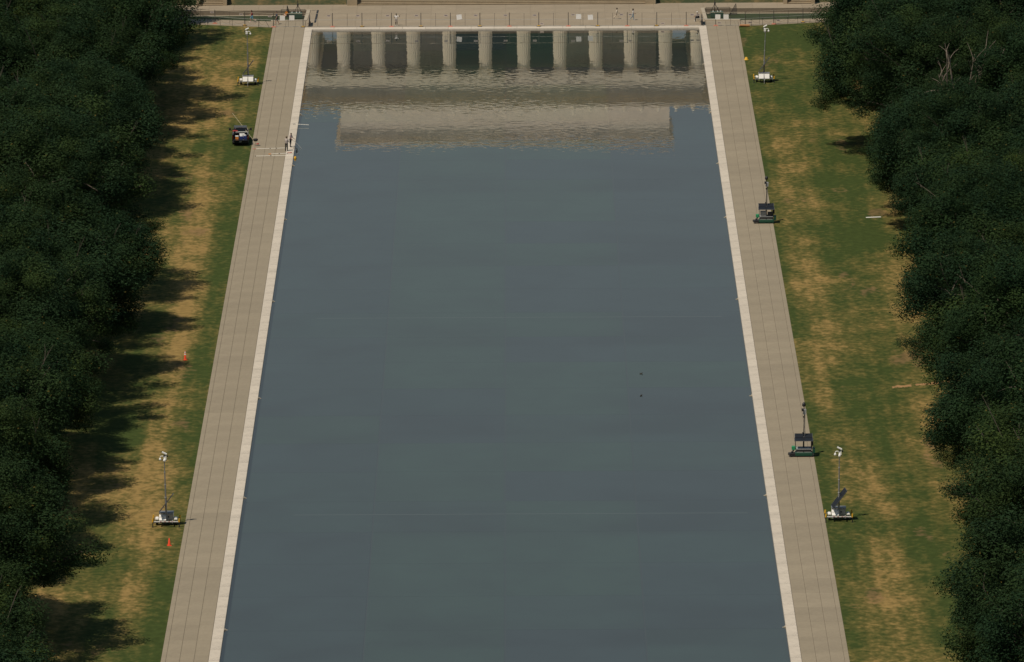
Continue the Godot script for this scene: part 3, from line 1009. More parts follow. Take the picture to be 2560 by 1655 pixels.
# ------------------------------------------------------------------ camera mast trailers
func tower(label: String, at: Vector3, turn: float, lean: float, across: Vector3) -> void:
	var o := thing("camera_trailer", label, "trailer", at, turn, "camera mast trailers on the lawns")
	var st := st_new()
	for x in [-0.6, 0.6]:
		box(st, Vector3(x, 0.47, 0), Vector3(0.09, 0.12, 2.0))
	for z in [-0.85, 0.0, 0.85]:
		box(st, Vector3(0, 0.47, z), Vector3(1.2, 0.1, 0.09))
	rod(st, Vector3(0, 0.47, -0.9), Vector3(0, 0.42, -1.9), 0.05)
	rod(st, Vector3(0, 0.42, -1.75), Vector3(0, 0.02, -1.75), 0.04)
	part("chassis", st, M.grey_paint, o)
	st = st_new()
	box(st, Vector3(0, 0.86, -0.45), Vector3(1.36, 0.66, 0.86), Basis.IDENTITY, 0.03)
	part("cabinet", st, M.white_paint, o)
	for x in [-0.36, 0.36]:
		st = st_new()
		box(st, Vector3(x, 0.86, -1.0), Vector3(0.6, 0.66, 0.04), Basis(Vector3(1, 0, 0), 0.5), 0.01)
		part("hatch", st, M.white_paint, o)
	st = st_new()
	box(st, Vector3(-0.34, 0.82, 0.36), Vector3(0.66, 0.64, 0.05), Basis(Vector3(1, 0, 0), -0.75), 0.01)
	box(st, Vector3(-0.34, 0.74, 0.2), Vector3(0.62, 0.36, 0.36))
	part("door", st, M.white_paint, o)
	st = st_new()
	box(st, Vector3(0.34, 0.82, 0.08), Vector3(0.66, 0.56, 0.2))
	var bx := part("battery_box", st, M.steel, o)
	st = st_new()
	box(st, Vector3(0.2, 0.86, 0.19), Vector3(0.16, 0.16, 0.03))
	part("vent", st, M.black_metal, bx)
	st = st_new()
	box(st, Vector3(0, 1.215, -0.44), Vector3(1.42, 0.045, 0.92), Basis.IDENTITY, 0.012)
	part("lid", st, M.steel, o)
	st = st_new()
	box(st, Vector3(0, 1.2, 0.015), Vector3(1.36, 0.05, 0.04))
	part("lid_seal", st, M.black_metal, o)
	st = st_new()
	box(st, Vector3(0, 0.55, 0.93), Vector3(2.3, 0.07, 0.07))
	part("light_bar", st, M.white_paint, o)
	for x in [-0.5, -0.1, 0.3, 0.6]:
		st = st_new()
		box(st, Vector3(x, 0.55, 0.972), Vector3(0.14, 0.05, 0.01))
		part("reflector", st, M.red, o)
	for s in [-1, 1]:
		st = st_new()
		box(st, Vector3(s * 0.9, 0.66, -0.1), Vector3(0.3, 0.2, 0.72), Basis.IDENTITY, 0.06)
		part("fender", st, M.white_paint, o)
		st = st_new()
		rod(st, Vector3(s * 0.79, 0.33, -0.1), Vector3(s * 1.01, 0.33, -0.1), 0.33, -1, 16)
		var wh := part("wheel", st, M.rubber, o)
		st = st_new()
		rod(st, Vector3(s * 1.005, 0.33, -0.1), Vector3(s * 1.02, 0.33, -0.1), 0.19, -1, 12)
		part("rim", st, M.steel, wh)
		for z in [-0.95, 0.93]:
			st = st_new()
			rod(st, Vector3(s * 0.6, 0.5, z), Vector3(s * 1.25, 0.5, z), 0.035)
			part("outrigger", st, M.grey_paint, o)
			st = st_new()
			rod(st, Vector3(s * 1.27, 0.5, z), Vector3(s * 1.27, 0.76, z), 0.085, 0.075, 10)
			box(st, Vector3(s * 1.27, 0.79, z), Vector3(0.14, 0.06, 0.14))
			var j := part("jack", st, M.yellow, o)
			st = st_new()
			rod(st, Vector3(s * 1.27, 0.03, z), Vector3(s * 1.27, 0.5, z), 0.045)
			box(st, Vector3(s * 1.27, 0.015, z), Vector3(0.2, 0.03, 0.2))
			part("jack_leg", st, M.black_metal, j)
	# telescopic mast
	var mb := Vector3(0, 1.2, 0.06)
	var dirx := tan(lean)
	st = st_new()
	box(st, Vector3(0, 0.85, 0.06), Vector3(0.2, 0.75, 0.2))
	rod(st, Vector3(-0.16, 0.6, 0.3), Vector3(0, 1.75, 0.06), 0.035)
	rod(st, Vector3(0.16, 0.6, 0.3), Vector3(0, 1.75, 0.06), 0.035)
	part("mast_bracket", st, M.white_paint if absf(turn) > 1.0 else M.grey_paint, o)
	var ys := [1.2, 2.75, 4.0, 5.2, 6.3]
	for i in 4:
		st = st_new()
		var r: float = [0.095, 0.078, 0.06, 0.045][i]
		var a := mb + Vector3(dirx * (ys[i] - 1.2), ys[i] - 1.2, 0)
		var b := mb + Vector3(dirx * (ys[i + 1] - 1.2), ys[i + 1] - 1.2, 0)
		rod(st, a, b, r, -1, 10)
		var sec := part("mast_section", st, M.steel, o)
		st = st_new()
		rod(st, b - Vector3(0, 0.06, 0), b + Vector3(0, 0.03, 0), r + 0.025, -1, 10)
		part("collar", st, M.galvanised, sec)
	var top := mb + Vector3(dirx * 5.1, 5.1, 0)
	# camera head: box camera on top, housing, gooseneck dome on one side, flood lamp on the other
	st = st_new()
	rod(st, top, top + Vector3(0, 0.75, 0), 0.035)
	box(st, top + Vector3(0, 0.1, 0), Vector3(0.5, 0.07, 0.07))
	part("head_bracket", st, M.black_metal, o)
	st = st_new()
	box(st, top + Vector3(0.07, 0.33, 0.0), Vector3(0.26, 0.4, 0.22), Basis.IDENTITY, 0.03)
	part("housing", st, M.white_plastic, o)
	st = st_new()
	box(st, top + Vector3(0.02, 0.8, 0.1), Vector3(0.5, 0.13, 0.17), Basis(Vector3(0, 0, 1), -0.45), 0.03)
	part("box_camera", st, M.white_plastic, o)
	st = st_new()
	path_rod(st, [top + Vector3(-0.03, 0.4, 0), top + Vector3(-0.2, 0.5, 0), top + Vector3(-0.36, 0.44, 0), top + Vector3(-0.4, 0.26, 0)], 0.04, 8)
	lathe(st, top + Vector3(-0.4, 0.1, 0), [[0.0, -0.06], [0.1, -0.02], [0.12, 0.1], [0.05, 0.2], [0.0, 0.2]], 12)
	part("dome_camera", st, M.white_plastic, o)
	st = st_new()
	lathe(st, top + Vector3(0.02, -0.02, 0.16), [[0.0, -0.02], [0.12, 0.0], [0.13, 0.14], [0.06, 0.28], [0.0, 0.28]], 12)
	part("turret_camera", st, M.white_plastic, o)
	st = st_new()
	box(st, top + Vector3(0.3, 0.5, 0.08), Vector3(0.12, 0.16, 0.12), Basis(Vector3(1, 0, 0), 0.4), 0.02)
	box(st, top + Vector3(0.03, 0.56, 0.12), Vector3(0.3, 0.06, 0.05), Basis(Vector3(0, 0, 1), 0.5))
	part("sensor", st, M.black_metal, o)
	# solar panel, tilted to the sun
	var pb := Basis(Vector3.UP, -turn)
	var e1 := pb * Vector3(1.3, 1.72, 0).normalized()
	var e2 := pb * across
	e2 = (e2 - e1 * e2.dot(e1)).normalized()
	var nb := Basis(e1, e2.cross(e1), e2)
	var pc := mb + pb * Vector3(0.02, 1.05, 0.28)
	st = st_new()
	box(st, pc, Vector3(2.15, 0.04, 1.05), nb)
	var pn := part("solar_panel", st, M.solar, o)
	st = st_new()
	for k in [-1, 1]:
		box(st, pc + nb * Vector3(k * 1.08, 0, 0), Vector3(0.025, 0.06, 1.1), nb)
		box(st, pc + nb * Vector3(0, 0, k * 0.535), Vector3(2.15, 0.06, 0.025), nb)
	part("panel_frame", st, M.solar_line, pn)
	st = st_new()
	rod(st, mb + Vector3(dirx * 0.9, 0.95, 0), pc, 0.04)
	rod(st, mb + Vector3(dirx * 0.4, 0.5, 0), pc - nb * Vector3(0.6, 0, 0), 0.025)
	part("panel_arm", st, M.grey_paint, o)

func build_towers() -> void:
	tower("white camera mast trailer on the left lawn near the far plaza", Vector3(-32.55, 0.185, 45.2), PI, 0.012, Vector3(0.04, 0.08, 1.0))
	tower("white camera mast trailer on the right lawn near the far plaza", Vector3(32.7, 0.185, 45.0), PI, -0.036, Vector3(-0.05, 0.05, 1.0))
	tower("white camera mast trailer near the camera on the left lawn, behind an orange cone", Vector3(-32.5, 0.185, 309.7), 0.0, -0.024, Vector3(0.0, 0.1, 1.0))
	tower("white camera mast trailer near the camera on the right lawn, solar panel broad to view", Vector3(32.05, 0.185, 309.0), 0.0, 0.008, Vector3(0.12, -0.2, 1.0))

# ------------------------------------------------------------------ green solar carts
func cart(label: String, at: Vector3, open_: bool) -> void:
	var o := thing("solar_cart", label, "cart", at, 0.0, "green solar carts on the right walkway")
	var st := st_new()
	box(st, Vector3(0, 0.3, 0), Vector3(1.7, 0.34, 1.1), Basis.IDENTITY, 0.06)
	part("base", st, M.green_paint, o)
	st = st_new()
	box(st, Vector3(0, 0.62, 0.12), Vector3(1.5, 0.34, 0.7), Basis.IDENTITY, 0.03)
	part("engine_box", st, M.black_metal, o)
	st = st_new()
	box(st, Vector3(0, 0.82, 0.05), Vector3(1.5, 0.06, 0.85), Basis(Vector3(1, 0, 0), 0.12), 0.01)
	part("deck", st, M.grey_paint, o)
	for x in [-0.4, 0.36]:
		st = st_new()
		box(st, Vector3(x, 0.5, 0.49), Vector3(0.62, 0.035, 0.03))
		part("trim_strip", st, M.galvanised, o)
	st = st_new()
	box(st, Vector3(-1.02, 0.86, 0.1), Vector3(0.36, 0.36, 0.4), Basis.IDENTITY, 0.04)
	part("side_tank", st, M.green_bright, o)
	st = st_new()
	box(st, Vector3(-1.15, 0.27, 0.25), Vector3(0.7, 0.26, 0.6), Basis(Vector3(0, 1, 0), 0.25), 0.05)
	rod(st, Vector3(-1.2, 0.42, 0.25), Vector3(-0.95, 0.7, 0.15), 0.12, 0.06)
	part("side_motor", st, M.black_metal, o)
	st = st_new()
	box(st, Vector3(1.0, 0.62, 0.0), Vector3(0.26, 0.5, 0.8), Basis.IDENTITY, 0.04)
	part("side_locker", st, M.green_paint, o)
	for s in [-1, 1]:
		for z in [-0.38, 0.38]:
			st = st_new()
			rod(st, Vector3(s * 0.72, 0.17, z), Vector3(s * 0.9, 0.17, z), 0.17, -1, 14)
			part("wheel", st, M.rubber, o)
	for p in [[-0.8, 0.03], [0.78, 0.06], [0.0, 0.075]]:
		st = st_new()
		rod(st, Vector3(p[0], 0.6, -0.2), Vector3(p[0], 1.74, -0.2), p[1])
		part("roof_post", st, M.black_metal, o)
	st = st_new()
	box(st, Vector3(0.86, 1.3, -0.15), Vector3(0.2, 0.5, 0.25))
	part("control_box", st, M.black_metal, o)
	if not open_:
		st = st_new()
		box(st, Vector3(-0.36, 1.15, 0.2), Vector3(0.66, 0.52, 0.5), Basis.IDENTITY, 0.02)
		part("white_cabinet", st, M.grey_paint, o)
		st = st_new()
		box(st, Vector3(0.42, 1.1, 0.2), Vector3(0.56, 0.42, 0.4), Basis.IDENTITY, 0.02)
		part("dark_cabinet", st, M.black_metal, o)
	# two tilted solar panels as the roof
	var bs := Basis(Vector3(1, 0, 0), 0.42)
	st = st_new()
	box(st, Vector3(0, 1.98, -0.42), Vector3(1.74, 0.04, 0.72), bs)
	var pn := part("rear_solar_panel", st, M.solar, o)
	st = st_new()
	for x in [-0.87, 0.0, 0.87]:
		box(st, Vector3(x, 1.985, -0.42), Vector3(0.03, 0.06, 0.74), bs)
	part("panel_frame", st, M.solar_line, pn)
	st = st_new()
	box(st, Vector3(0, 1.73, 0.32), Vector3(1.8, 0.04, 0.78), Basis(Vector3(1, 0, 0), 0.2))
	pn = part("front_solar_panel", st, M.solar, o)
	st = st_new()
	for x in [-0.9, 0.9]:
		box(st, Vector3(x, 1.735, 0.32), Vector3(0.03, 0.06, 0.8), Basis(Vector3(1, 0, 0), 0.2))
	box(st, Vector3(0, 1.66, 0.71), Vector3(1.8, 0.05, 0.03))
	part("panel_frame", st, M.solar_line, pn)
	st = st_new()
	rod(st, Vector3(0, 1.7, -0.3), Vector3(0.08, 4.35, -0.3), 0.05, 0.04)
	part("mast", st, M.black_metal, o)
	st = st_new()
	rod(st, Vector3(0.12, 1.9, -0.3), Vector3(0.15, 4.3, -0.3), 0.022)
	part("cable_pole", st, M.steel, o)
	st = st_new()
	box(st, Vector3(0.1, 4.45, -0.28), Vector3(0.3, 0.52, 0.3), Basis(Vector3(0, 0, 1), -0.1), 0.03)
	part("sensor_box", st, M.grey_paint, o)
	st = st_new()
	box(st, Vector3(-0.1, 4.66, -0.12), Vector3(0.2, 0.26, 0.26), Basis.IDENTITY, 0.03)
	rod(st, Vector3(0.06, 4.62, -0.3), Vector3(0.03, 5.15, -0.3), 0.04)
	lathe(st, Vector3(0.03, 5.0, -0.3), [[0.0, -0.08], [0.17, 0.0], [0.18, 0.22], [0.08, 0.38], [0.0, 0.38]], 10)
	part("camera_dome", st, M.black_metal, o)
	st = st_new()
	box(st, Vector3(-0.06, 2.25, -0.3), Vector3(0.1, 0.2, 0.1), Basis(Vector3(0, 0, 1), 0.5))
	box(st, Vector3(0.0, 3.9, -0.3), Vector3(0.09, 0.18, 0.09), Basis(Vector3(0, 0, 1), 0.3))
	part("clamp", st, M.black_metal, o)

func build_carts() -> void:
	cart("green solar cart with mast, farther one, dark cabinets filling its frame", Vector3(29.95, 0.204, 146.6), false)
	cart("green solar cart with mast, nearer one, with an open see-through frame", Vector3(29.72, 0.204, 278.6), true)

# ------------------------------------------------------------------ pickup truck and its load
func build_truck() -> void:
	var o := thing("pickup_truck", "dark pickup truck seen from behind on the left lawn, bed full of gear", "truck", Vector3(-32.1, 0.185, 91.6), 0.03)
	# local: rear bumper at z = 0, front towards -z
	var st := st_new()
	var side := PackedVector2Array([Vector2(0, 0.55), Vector2(0, 1.3), Vector2(-1.95, 1.32), Vector2(-1.95, 1.2), Vector2(-4.1, 1.2), Vector2(-5.5, 1.12), Vector2(-5.7, 0.95), Vector2(-5.72, 0.5), Vector2(-5.1, 0.42), Vector2(-0.3, 0.42)])
	# the two bed sides, the floor and the fore body
	for s in [-1, 1]:
		box(st, Vector3(s * 0.93, 0.97, -0.98), Vector3(0.13, 0.82, 1.93), Basis.IDENTITY, 0.035)
	box(st, Vector3(0, 0.9, -3.6), Vector3(1.98, 0.66, 3.3), Basis.IDENTITY, 0.07)
	box(st, Vector3(0, 0.86, -5.45), Vector3(1.9, 0.55, 0.5), Basis.IDENTITY, 0.1)
	part("body", st, M.car_paint, o)
	st = st_new()
	box(st, Vector3(0, 0.72, -0.98), Vector3(1.72, 0.14, 1.94))
	part("bed_floor", st, M.bed_liner, o)
	st = st_new()
	box(st, Vector3(0, 0.745, 0.29), Vector3(1.68, 0.07, 0.56), Basis.IDENTITY, 0.015)
	var tg := part("tailgate", st, M.car_paint, o)
	st = st_new()
	box(st, Vector3(0, 0.7, 0.4), Vector3(0.28, 0.03, 0.09))
	part("handle", st, M.car_dark, tg)
	st = st_new()
	box(st, Vector3(0, 0.5, 0.12), Vector3(1.94, 0.24, 0.24), Basis.IDENTITY, 0.04)
	part("bumper", st, M.car_dark, o)
	st = st_new()
	box(st, Vector3(0, 0.53, 0.245), Vector3(0.32, 0.15, 0.01))
	part("number_plate", st, M.grey_paint, o)
	# cab: a tapered box
	st = st_new()
	st.set_smooth_group(-1)
	var lo := [Vector3(-0.97, 1.2, -1.98), Vector3(0.97, 1.2, -1.98), Vector3(0.97, 1.2, -4.3), Vector3(-0.97, 1.2, -4.3)]
	var hi := [Vector3(-0.76, 1.86, -2.12), Vector3(0.76, 1.86, -2.12), Vector3(0.76, 1.86, -3.45), Vector3(-0.76, 1.86, -3.45)]
	for i in 4:
		var j := (i + 1) % 4
		quad(st, lo[i], hi[i], hi[j], lo[j])
	part("cab", st, M.car_paint, o)
	st = st_new()
	box(st, Vector3(0, 1.88, -2.78), Vector3(1.56, 0.08, 1.42), Basis.IDENTITY, 0.03)
	part("roof", st, M.car_roof, o)
	st = st_new()
	st.set_smooth_group(-1)
	quad(st, Vector3(-0.8, 1.28, -1.975), Vector3(-0.66, 1.78, -2.082), Vector3(0.66, 1.78, -2.082), Vector3(0.8, 1.28, -1.975))
	part("rear_window", st, M.car_glass, o)
	for s in [-1, 1]:
		st = st_new()
		st.set_smooth_group(-1)
		quad(st, Vector3(s * 0.945, 1.3, -2.15), Vector3(s * 0.8, 1.78, -2.25), Vector3(s * 0.8, 1.78, -3.4), Vector3(s * 0.945, 1.3, -4.0))
		part("side_window", st, M.car_glass, o)
		st = st_new()
		rod(st, Vector3(s * 0.94, 1.3, -3.8), Vector3(s * 1.2, 1.36, -3.75), 0.03)
		box(st, Vector3(s * 1.27, 1.42, -3.75), Vector3(0.24, 0.3, 0.14), Basis.IDENTITY, 0.04)
		part("mirror", st, M.car_dark, o)
		st = st_new()
		box(st, Vector3(s * 0.935, 1.02, 0.0), Vector3(0.12, 0.42, 0.05), Basis.IDENTITY, 0.02)
		part("tail_light", st, M.tail_red, o)
		for z in [-1.1, -4.6]:
			st = st_new()
			rod(st, Vector3(s * 0.72, 0.4, z), Vector3(s * 0.98, 0.4, z), 0.4, -1, 20)
			var w := part("wheel", st, M.rubber, o)
			st = st_new()
			rod(st, Vector3(s * 0.975, 0.4, z), Vector3(s * 0.995, 0.4, z), 0.24, -1, 16)
			part("rim", st, M.steel, w)
		st = st_new()
		rod(st, Vector3(s * 0.88, 1.34, -0.1), Vector3(s * 0.88, 1.37, -1.6), 0.022)
		part("bed_rail", st, M.steel, o)
	for x in [-0.14, 0.14]:
		st = st_new()
		box(st, Vector3(x, 1.885, -2.06), Vector3(0.15, 0.05, 0.03))
		part("brake_light", st, M.tail_red, o)
	st = st_new()
	box(st, Vector3(-0.6, 1.83, -2.1), Vector3(0.12, 0.07, 0.04))
	part("cargo_lamp", st, M.white_plastic, o)
	st = st_new()
	box(st, Vector3(0.12, 1.4, -1.75), Vector3(1.4, 0.1, 0.3), Basis.IDENTITY, 0.02)
	for s in [-1, 1]:
		box(st, Vector3(s * 0.86, 1.36, -1.75), Vector3(0.1, 0.12, 0.3))
	part("toolbox_bar", st, M.galvanised, o)
	# the load: each piece a thing
	var base := o.transform
	var load_ := [
		["orange_cooler", "orange cooler with white lid in the pickup bed", "cooler", M.orange, Vector3(0.36, 0.3, 0.32), Vector3(-0.42, 0.94, -0.3), M.white_plastic],
		["blue_crate", "blue plastic crate in the pickup bed beside the orange cooler", "crate", M.blue_plastic, Vector3(0.42, 0.32, 0.45), Vector3(0.1, 0.95, -0.32), null],
		["blue_crate", "blue plastic crate in the pickup bed against its right wall", "crate", M.blue_plastic, Vector3(0.38, 0.36, 0.6), Vector3(0.56, 0.97, -0.5), null],
		["white_jug", "white jug behind the crates in the pickup bed", "jug", M.white_plastic, Vector3(0.3, 0.44, 0.26), Vector3(0.1, 1.01, -0.85), null],
		["white_box", "long white box across the pickup bed near the cab", "box", M.white_plastic, Vector3(0.62, 0.5, 0.24), Vector3(0.2, 1.04, -1.2), null]]
	for l in load_:
		var g := thing(l[0], l[1], l[2], base * (l[5] - Vector3.UP * l[4].y * 0.5), 0.03, "gear in the pickup bed")
		st = st_new()
		box(st, Vector3(0, l[4].y * 0.5, 0), l[4], Basis.IDENTITY, 0.025)
		part("body", st, l[3], g)
		st = st_new()
		if l[6] != null:
			box(st, Vector3(0, l[4].y + 0.045, 0), Vector3(l[4].x + 0.03, 0.09, l[4].z + 0.03), Basis.IDENTITY, 0.03)
			part("lid", st, l[6], g)
		elif l[0] == "blue_crate":
			for q in [[-0.1, -0.1], [0.09, 0.05], [-0.05, 0.14]]:
				st = st_new()
				lathe(st, Vector3(q[0], l[4].y, q[1]), [[0.06, 0.0], [0.06, 0.1], [0.03, 0.14], [0.0, 0.14]], 8)
				part("bottle_cap", st, M.white_plastic, g)
		else:
			rod(st, Vector3(0, l[4].y, 0), Vector3(0, l[4].y + 0.05, 0), 0.045, -1, 10)
			part("cap", st, M.grey_paint, g)
	st = st_new()
	path_rod(st, [Vector3(-0.3, 0, 0), Vector3(-0.05, 0.03, 0.02), Vector3(0.3, 0, 0)], 0.09, 8)
	path_rod(st, [Vector3(-0.12, 0.08, 0), Vector3(0, 0.2, 0), Vector3(0.12, 0.08, 0)], 0.015, 6)
	solo("red_bag", done(st), M.red, "red tool bag lying on the left corner behind the pickup cab", "bag", base * Vector3(-0.62, 1.5, -1.78))
	# long pole across bed and cab, with a black net at its low end
	var a := Vector3(-30.55, 1.0, 92.05)
	var b := Vector3(-33.25, 3.1, 85.08)
	st = st_new()
	rod(st, Vector3.ZERO, b - a, 0.022, -1, 7)
	var po := thing("net_pole", "long pale pole slanting over the pickup with a black net at its low end", "pole", a)
	part("shaft", st, M.pole_tan, po)
	st = st_new()
	lathe(st, Vector3(0.3, -0.05, 0.0), [[0.0, -0.16], [0.22, -0.14], [0.3, 0.02], [0.26, 0.16], [0.0, 0.2]], 10)
	rod(st, Vector3.ZERO, Vector3(0.2, -0.02, 0.0), 0.03)
	part("net", st, M.black_cloth, po)

# ------------------------------------------------------------------ poles, cones and other small things by the pool
func lying_pole(label: String, a: Vector3, b: Vector3, tip: String, bands: Array, tip_len := 0.3) -> void:
	var o := thing("cleaning_pole", label, "pole", a, 0.0, "cleaning poles on the left walkway")
	var st := st_new()
	rod(st, Vector3.ZERO, b - a, 0.034, -1, 8)
	part("shaft", st, M.pole_white, o)
	if tip != "":
		st = st_new()
		rod(st, -(b - a).normalized() * tip_len, (b - a).normalized() * 0.08, 0.05, 0.045, 8)
		part("grip", st, M[tip], o)
	for t in bands:
		st = st_new()
		var c: Vector3 = (b - a) * t
		rod(st, c - (b - a).normalized() * 0.06, c + (b - a).normalized() * 0.06, 0.042, -1, 8)
		part("clamp", st, M.black_metal, o)

func cone(label: String, at: Vector3, h: float, banded: bool) -> void:
	var o := thing("traffic_cone", label, "traffic cone", at, 0.3, "cones on the left lawn")
	var st := st_new()
	box(st, Vector3(0, 0.025, 0), Vector3(0.4, 0.05, 0.4), Basis.IDENTITY, 0.015)
	part("base", st, M.cone_orange, o)
	st = st_new()
	lathe(st, Vector3(0, 0.05, 0), [[0.155, 0.0], [0.14, 0.03], [0.045, h - 0.05], [0.03, h - 0.04], [0.0, h - 0.04]], 16)
	part("cone_body", st, M.cone_orange, o)
	if banded:
		for q in [[0.56, 0.72], [0.8, 0.96]]:
			st = st_new()
			var r0: float = lerpf(0.14, 0.045, q[0]) + 0.006
			var r1: float = lerpf(0.14, 0.045, q[1]) + 0.006
			lathe(st, Vector3(0, 0.05, 0), [[r0, q[0] * (h - 0.05)], [r1, q[1] * (h - 0.05)]], 16)
			part("reflective_band", st, M.white_plastic, o)

func build_tools() -> void:
	lying_pole("white cleaning pole with a salmon grip, farthest of the three across the walkway", Vector3(-30.2, 0.232, 94.25), Vector3(-26.0, 0.232, 93.65), "salmon", [0.42, 0.6])
	lying_pole("short white cleaning pole with an orange grip, middle of the three across the walkway", Vector3(-28.3, 0.232, 98.0), Vector3(-26.2, 0.232, 97.5), "orange", [0.5, 0.97], 0.24)
	lying_pole("plain white cleaning pole, nearest of the three across the walkway", Vector3(-30.1, 0.232, 99.45), Vector3(-25.6, 0.236, 99.05), "", [0.01, 0.42])
	var st := st_new()
	rod(st, Vector3.ZERO, Vector3(1.7, -0.03, 0.5), 0.03, -1, 8)
	var po := thing("overhanging_pole", "white pole lying on the left coping and reaching out over the water", "pole", Vector3(-25.85, 0.24, 76.2))
	part("shaft", st, M.pole_white, po)
	st = st_new()
	box(st, Vector3(-0.12, 0.02, 0), Vector3(0.3, 0.06, 0.1))
	part("grip", st, M.grey_paint, po)
	cone("tall red orange cone with white bands on the left lawn", Vector3(-33.77, 0.185, 227.0), 0.95, true)
	cone("plain bright red orange cone in front of the left trailer", Vector3(-31.87, 0.185, 318.9), 0.72, false)
	st = st_new()
	path_rod(st, [Vector3(-0.22, 0.05, 0.1), Vector3(-0.05, 0.05, 0.0)], 0.03, 6)
	lathe(st, Vector3(0.08, 0.0, 0.0), [[0.0, 0.0], [0.13, 0.01], [0.15, 0.07], [0.1, 0.13], [0.0, 0.15]], 10)
	solo("red_float", done(st), M.red, "small red coiled float on the walkway beside the pickup", "float", Vector3(-30.1, 0.205, 90.8))
	st = st_new()
	path_rod(st, [Vector3(-0.3, 0.04, 0), Vector3(-0.1, 0.05, 0.02), Vector3(0.02, 0.06, 0)], 0.03, 6)
	lathe(st, Vector3(0.12, 0.0, 0.0), [[0.0, 0.0], [0.09, 0.01], [0.1, 0.07], [0.0, 0.12]], 10)
	solo("red_brush", done(st), M.red, "small dark red brush on the left coping in front of the workers", "brush", Vector3(-25.95, 0.205, 97.2))
	st = st_new()
	lathe(st, Vector3.ZERO, [[0.0, -0.12], [0.12, -0.1], [0.17, 0.05], [0.14, 0.22], [0.05, 0.3], [0.0, 0.3]], 12)
	solo("yellow_float", done(st), M.yellow, "yellow float in the water against the left coping", "float", Vector3(-25.27, -0.02, 100.0))
	var net := thing("black_net", "black net hanging over the left coping into the water", "net", Vector3(-25.35, 0.0, 94.0))
	st = st_new()
	path_rod(st, [Vector3(-0.35, 0.24, -0.2), Vector3(0.0, 0.25, -0.2), Vector3(0.2, 0.2, -0.1)], 0.03, 6)
	part("handle", st, M.black_metal, net)
	st = st_new()
	box(st, Vector3(0.14, 0.0, 0.45), Vector3(0.16, 0.34, 1.1), Basis.IDENTITY, 0.05)
	part("mesh_bag", st, M.black_cloth, net)
	# inlet spouts on the inner faces of the coping
	var sp := st_new()
	box(sp, Vector3(0.04, 0.0, 0), Vector3(0.12, 0.1, 0.5), Basis.IDENTITY, 0.02)
	rod(sp, Vector3(0.06, -0.02, 0), Vector3(0.3, -0.08, 0), 0.05, 0.04, 8)
	var sp_m := done(sp)
	var zs := [29.8, 67.5, 105.0, 141.7, 192.9, 246.9, 296.5, 354.2]
	for side in [-1, 1]:
		for i in zs.size():
			var q := solo("inlet_spout", sp_m, M.spout, "small tan inlet spout on the %s pool edge, %s from the plaza" % ["left" if side < 0 else "right", ordinal(i)], "spout", Vector3(side * 25.5, 0.06, zs[i]), "inlet spouts along the pool")
			q.rotation.y = 0.0 if side < 0 else PI
	# two ducks on the water
	var dk := net_mesh([[Vector3(-0.16, 0.05, 0), Vector3(0.12, 0.06, 0), 0.1, 0.11, 0], [Vector3(0.12, 0.08, 0), Vector3(0.2, 0.24, 0), 0.06, 0.045, 0], [Vector3(0.2, 0.25, 0), Vector3(0.23, 0.25, 0), 0.055, 0.045, 0], [Vector3(0.26, 0.24, 0), Vector3(0.32, 0.235, 0), 0.022, 0.015, 0], [Vector3(-0.2, 0.08, 0), Vector3(-0.32, 0.13, 0), 0.05, 0.02, 0]], 0.018, 0.03)
	var dm := colored(dk, [Color(1, 1, 1)])
	solo("duck", dm, M.duck_brown, "small dark duck on the water, farther of two", "duck", Vector3(14.22, 0.0, 234.9), "ducks on the pool").scale = Vector3.ONE * 0.55
	solo("duck", dm, M.duck_brown, "small dark duck on the water, nearer of two", "duck", Vector3(14.04, 0.0, 246.6), "ducks on the pool").transform.basis = Basis(Vector3.UP, 0.7) * 0.55
	st = st_new()
	box(st, Vector3(0, 0.02, 0), Vector3(1.75, 0.05, 0.3), Basis(Vector3(0, 1, 0), 0.2), 0.01)
	solo("white_board", done(st), M.paper, "pale board lying on the right lawn", "board", Vector3(42.4, 0.185, 143.3))
	st = st_new()
	lathe(st, Vector3.ZERO, [[0.3, 0.0], [0.3, 0.06], [0.2, 0.1], [0.17, 0.28], [0.08, 0.36], [0.0, 0.37]], 12)
	solo("yellow_marker", done(st), M.yellow, "small yellow marker at the right walkway edge", "marker", Vector3(30.95, 0.185, 27.4))
	st = st_new()
	rod(st, Vector3(-0.65, 0.16, 0), Vector3(0.65, 0.16, 0), 0.16, -1, 12)
	solo("rolled_mat", done(st), M.brown_mat, "rolled orange brown mat at the right walkway corner", "mat", Vector3(31.5, 0.19, -0.35))

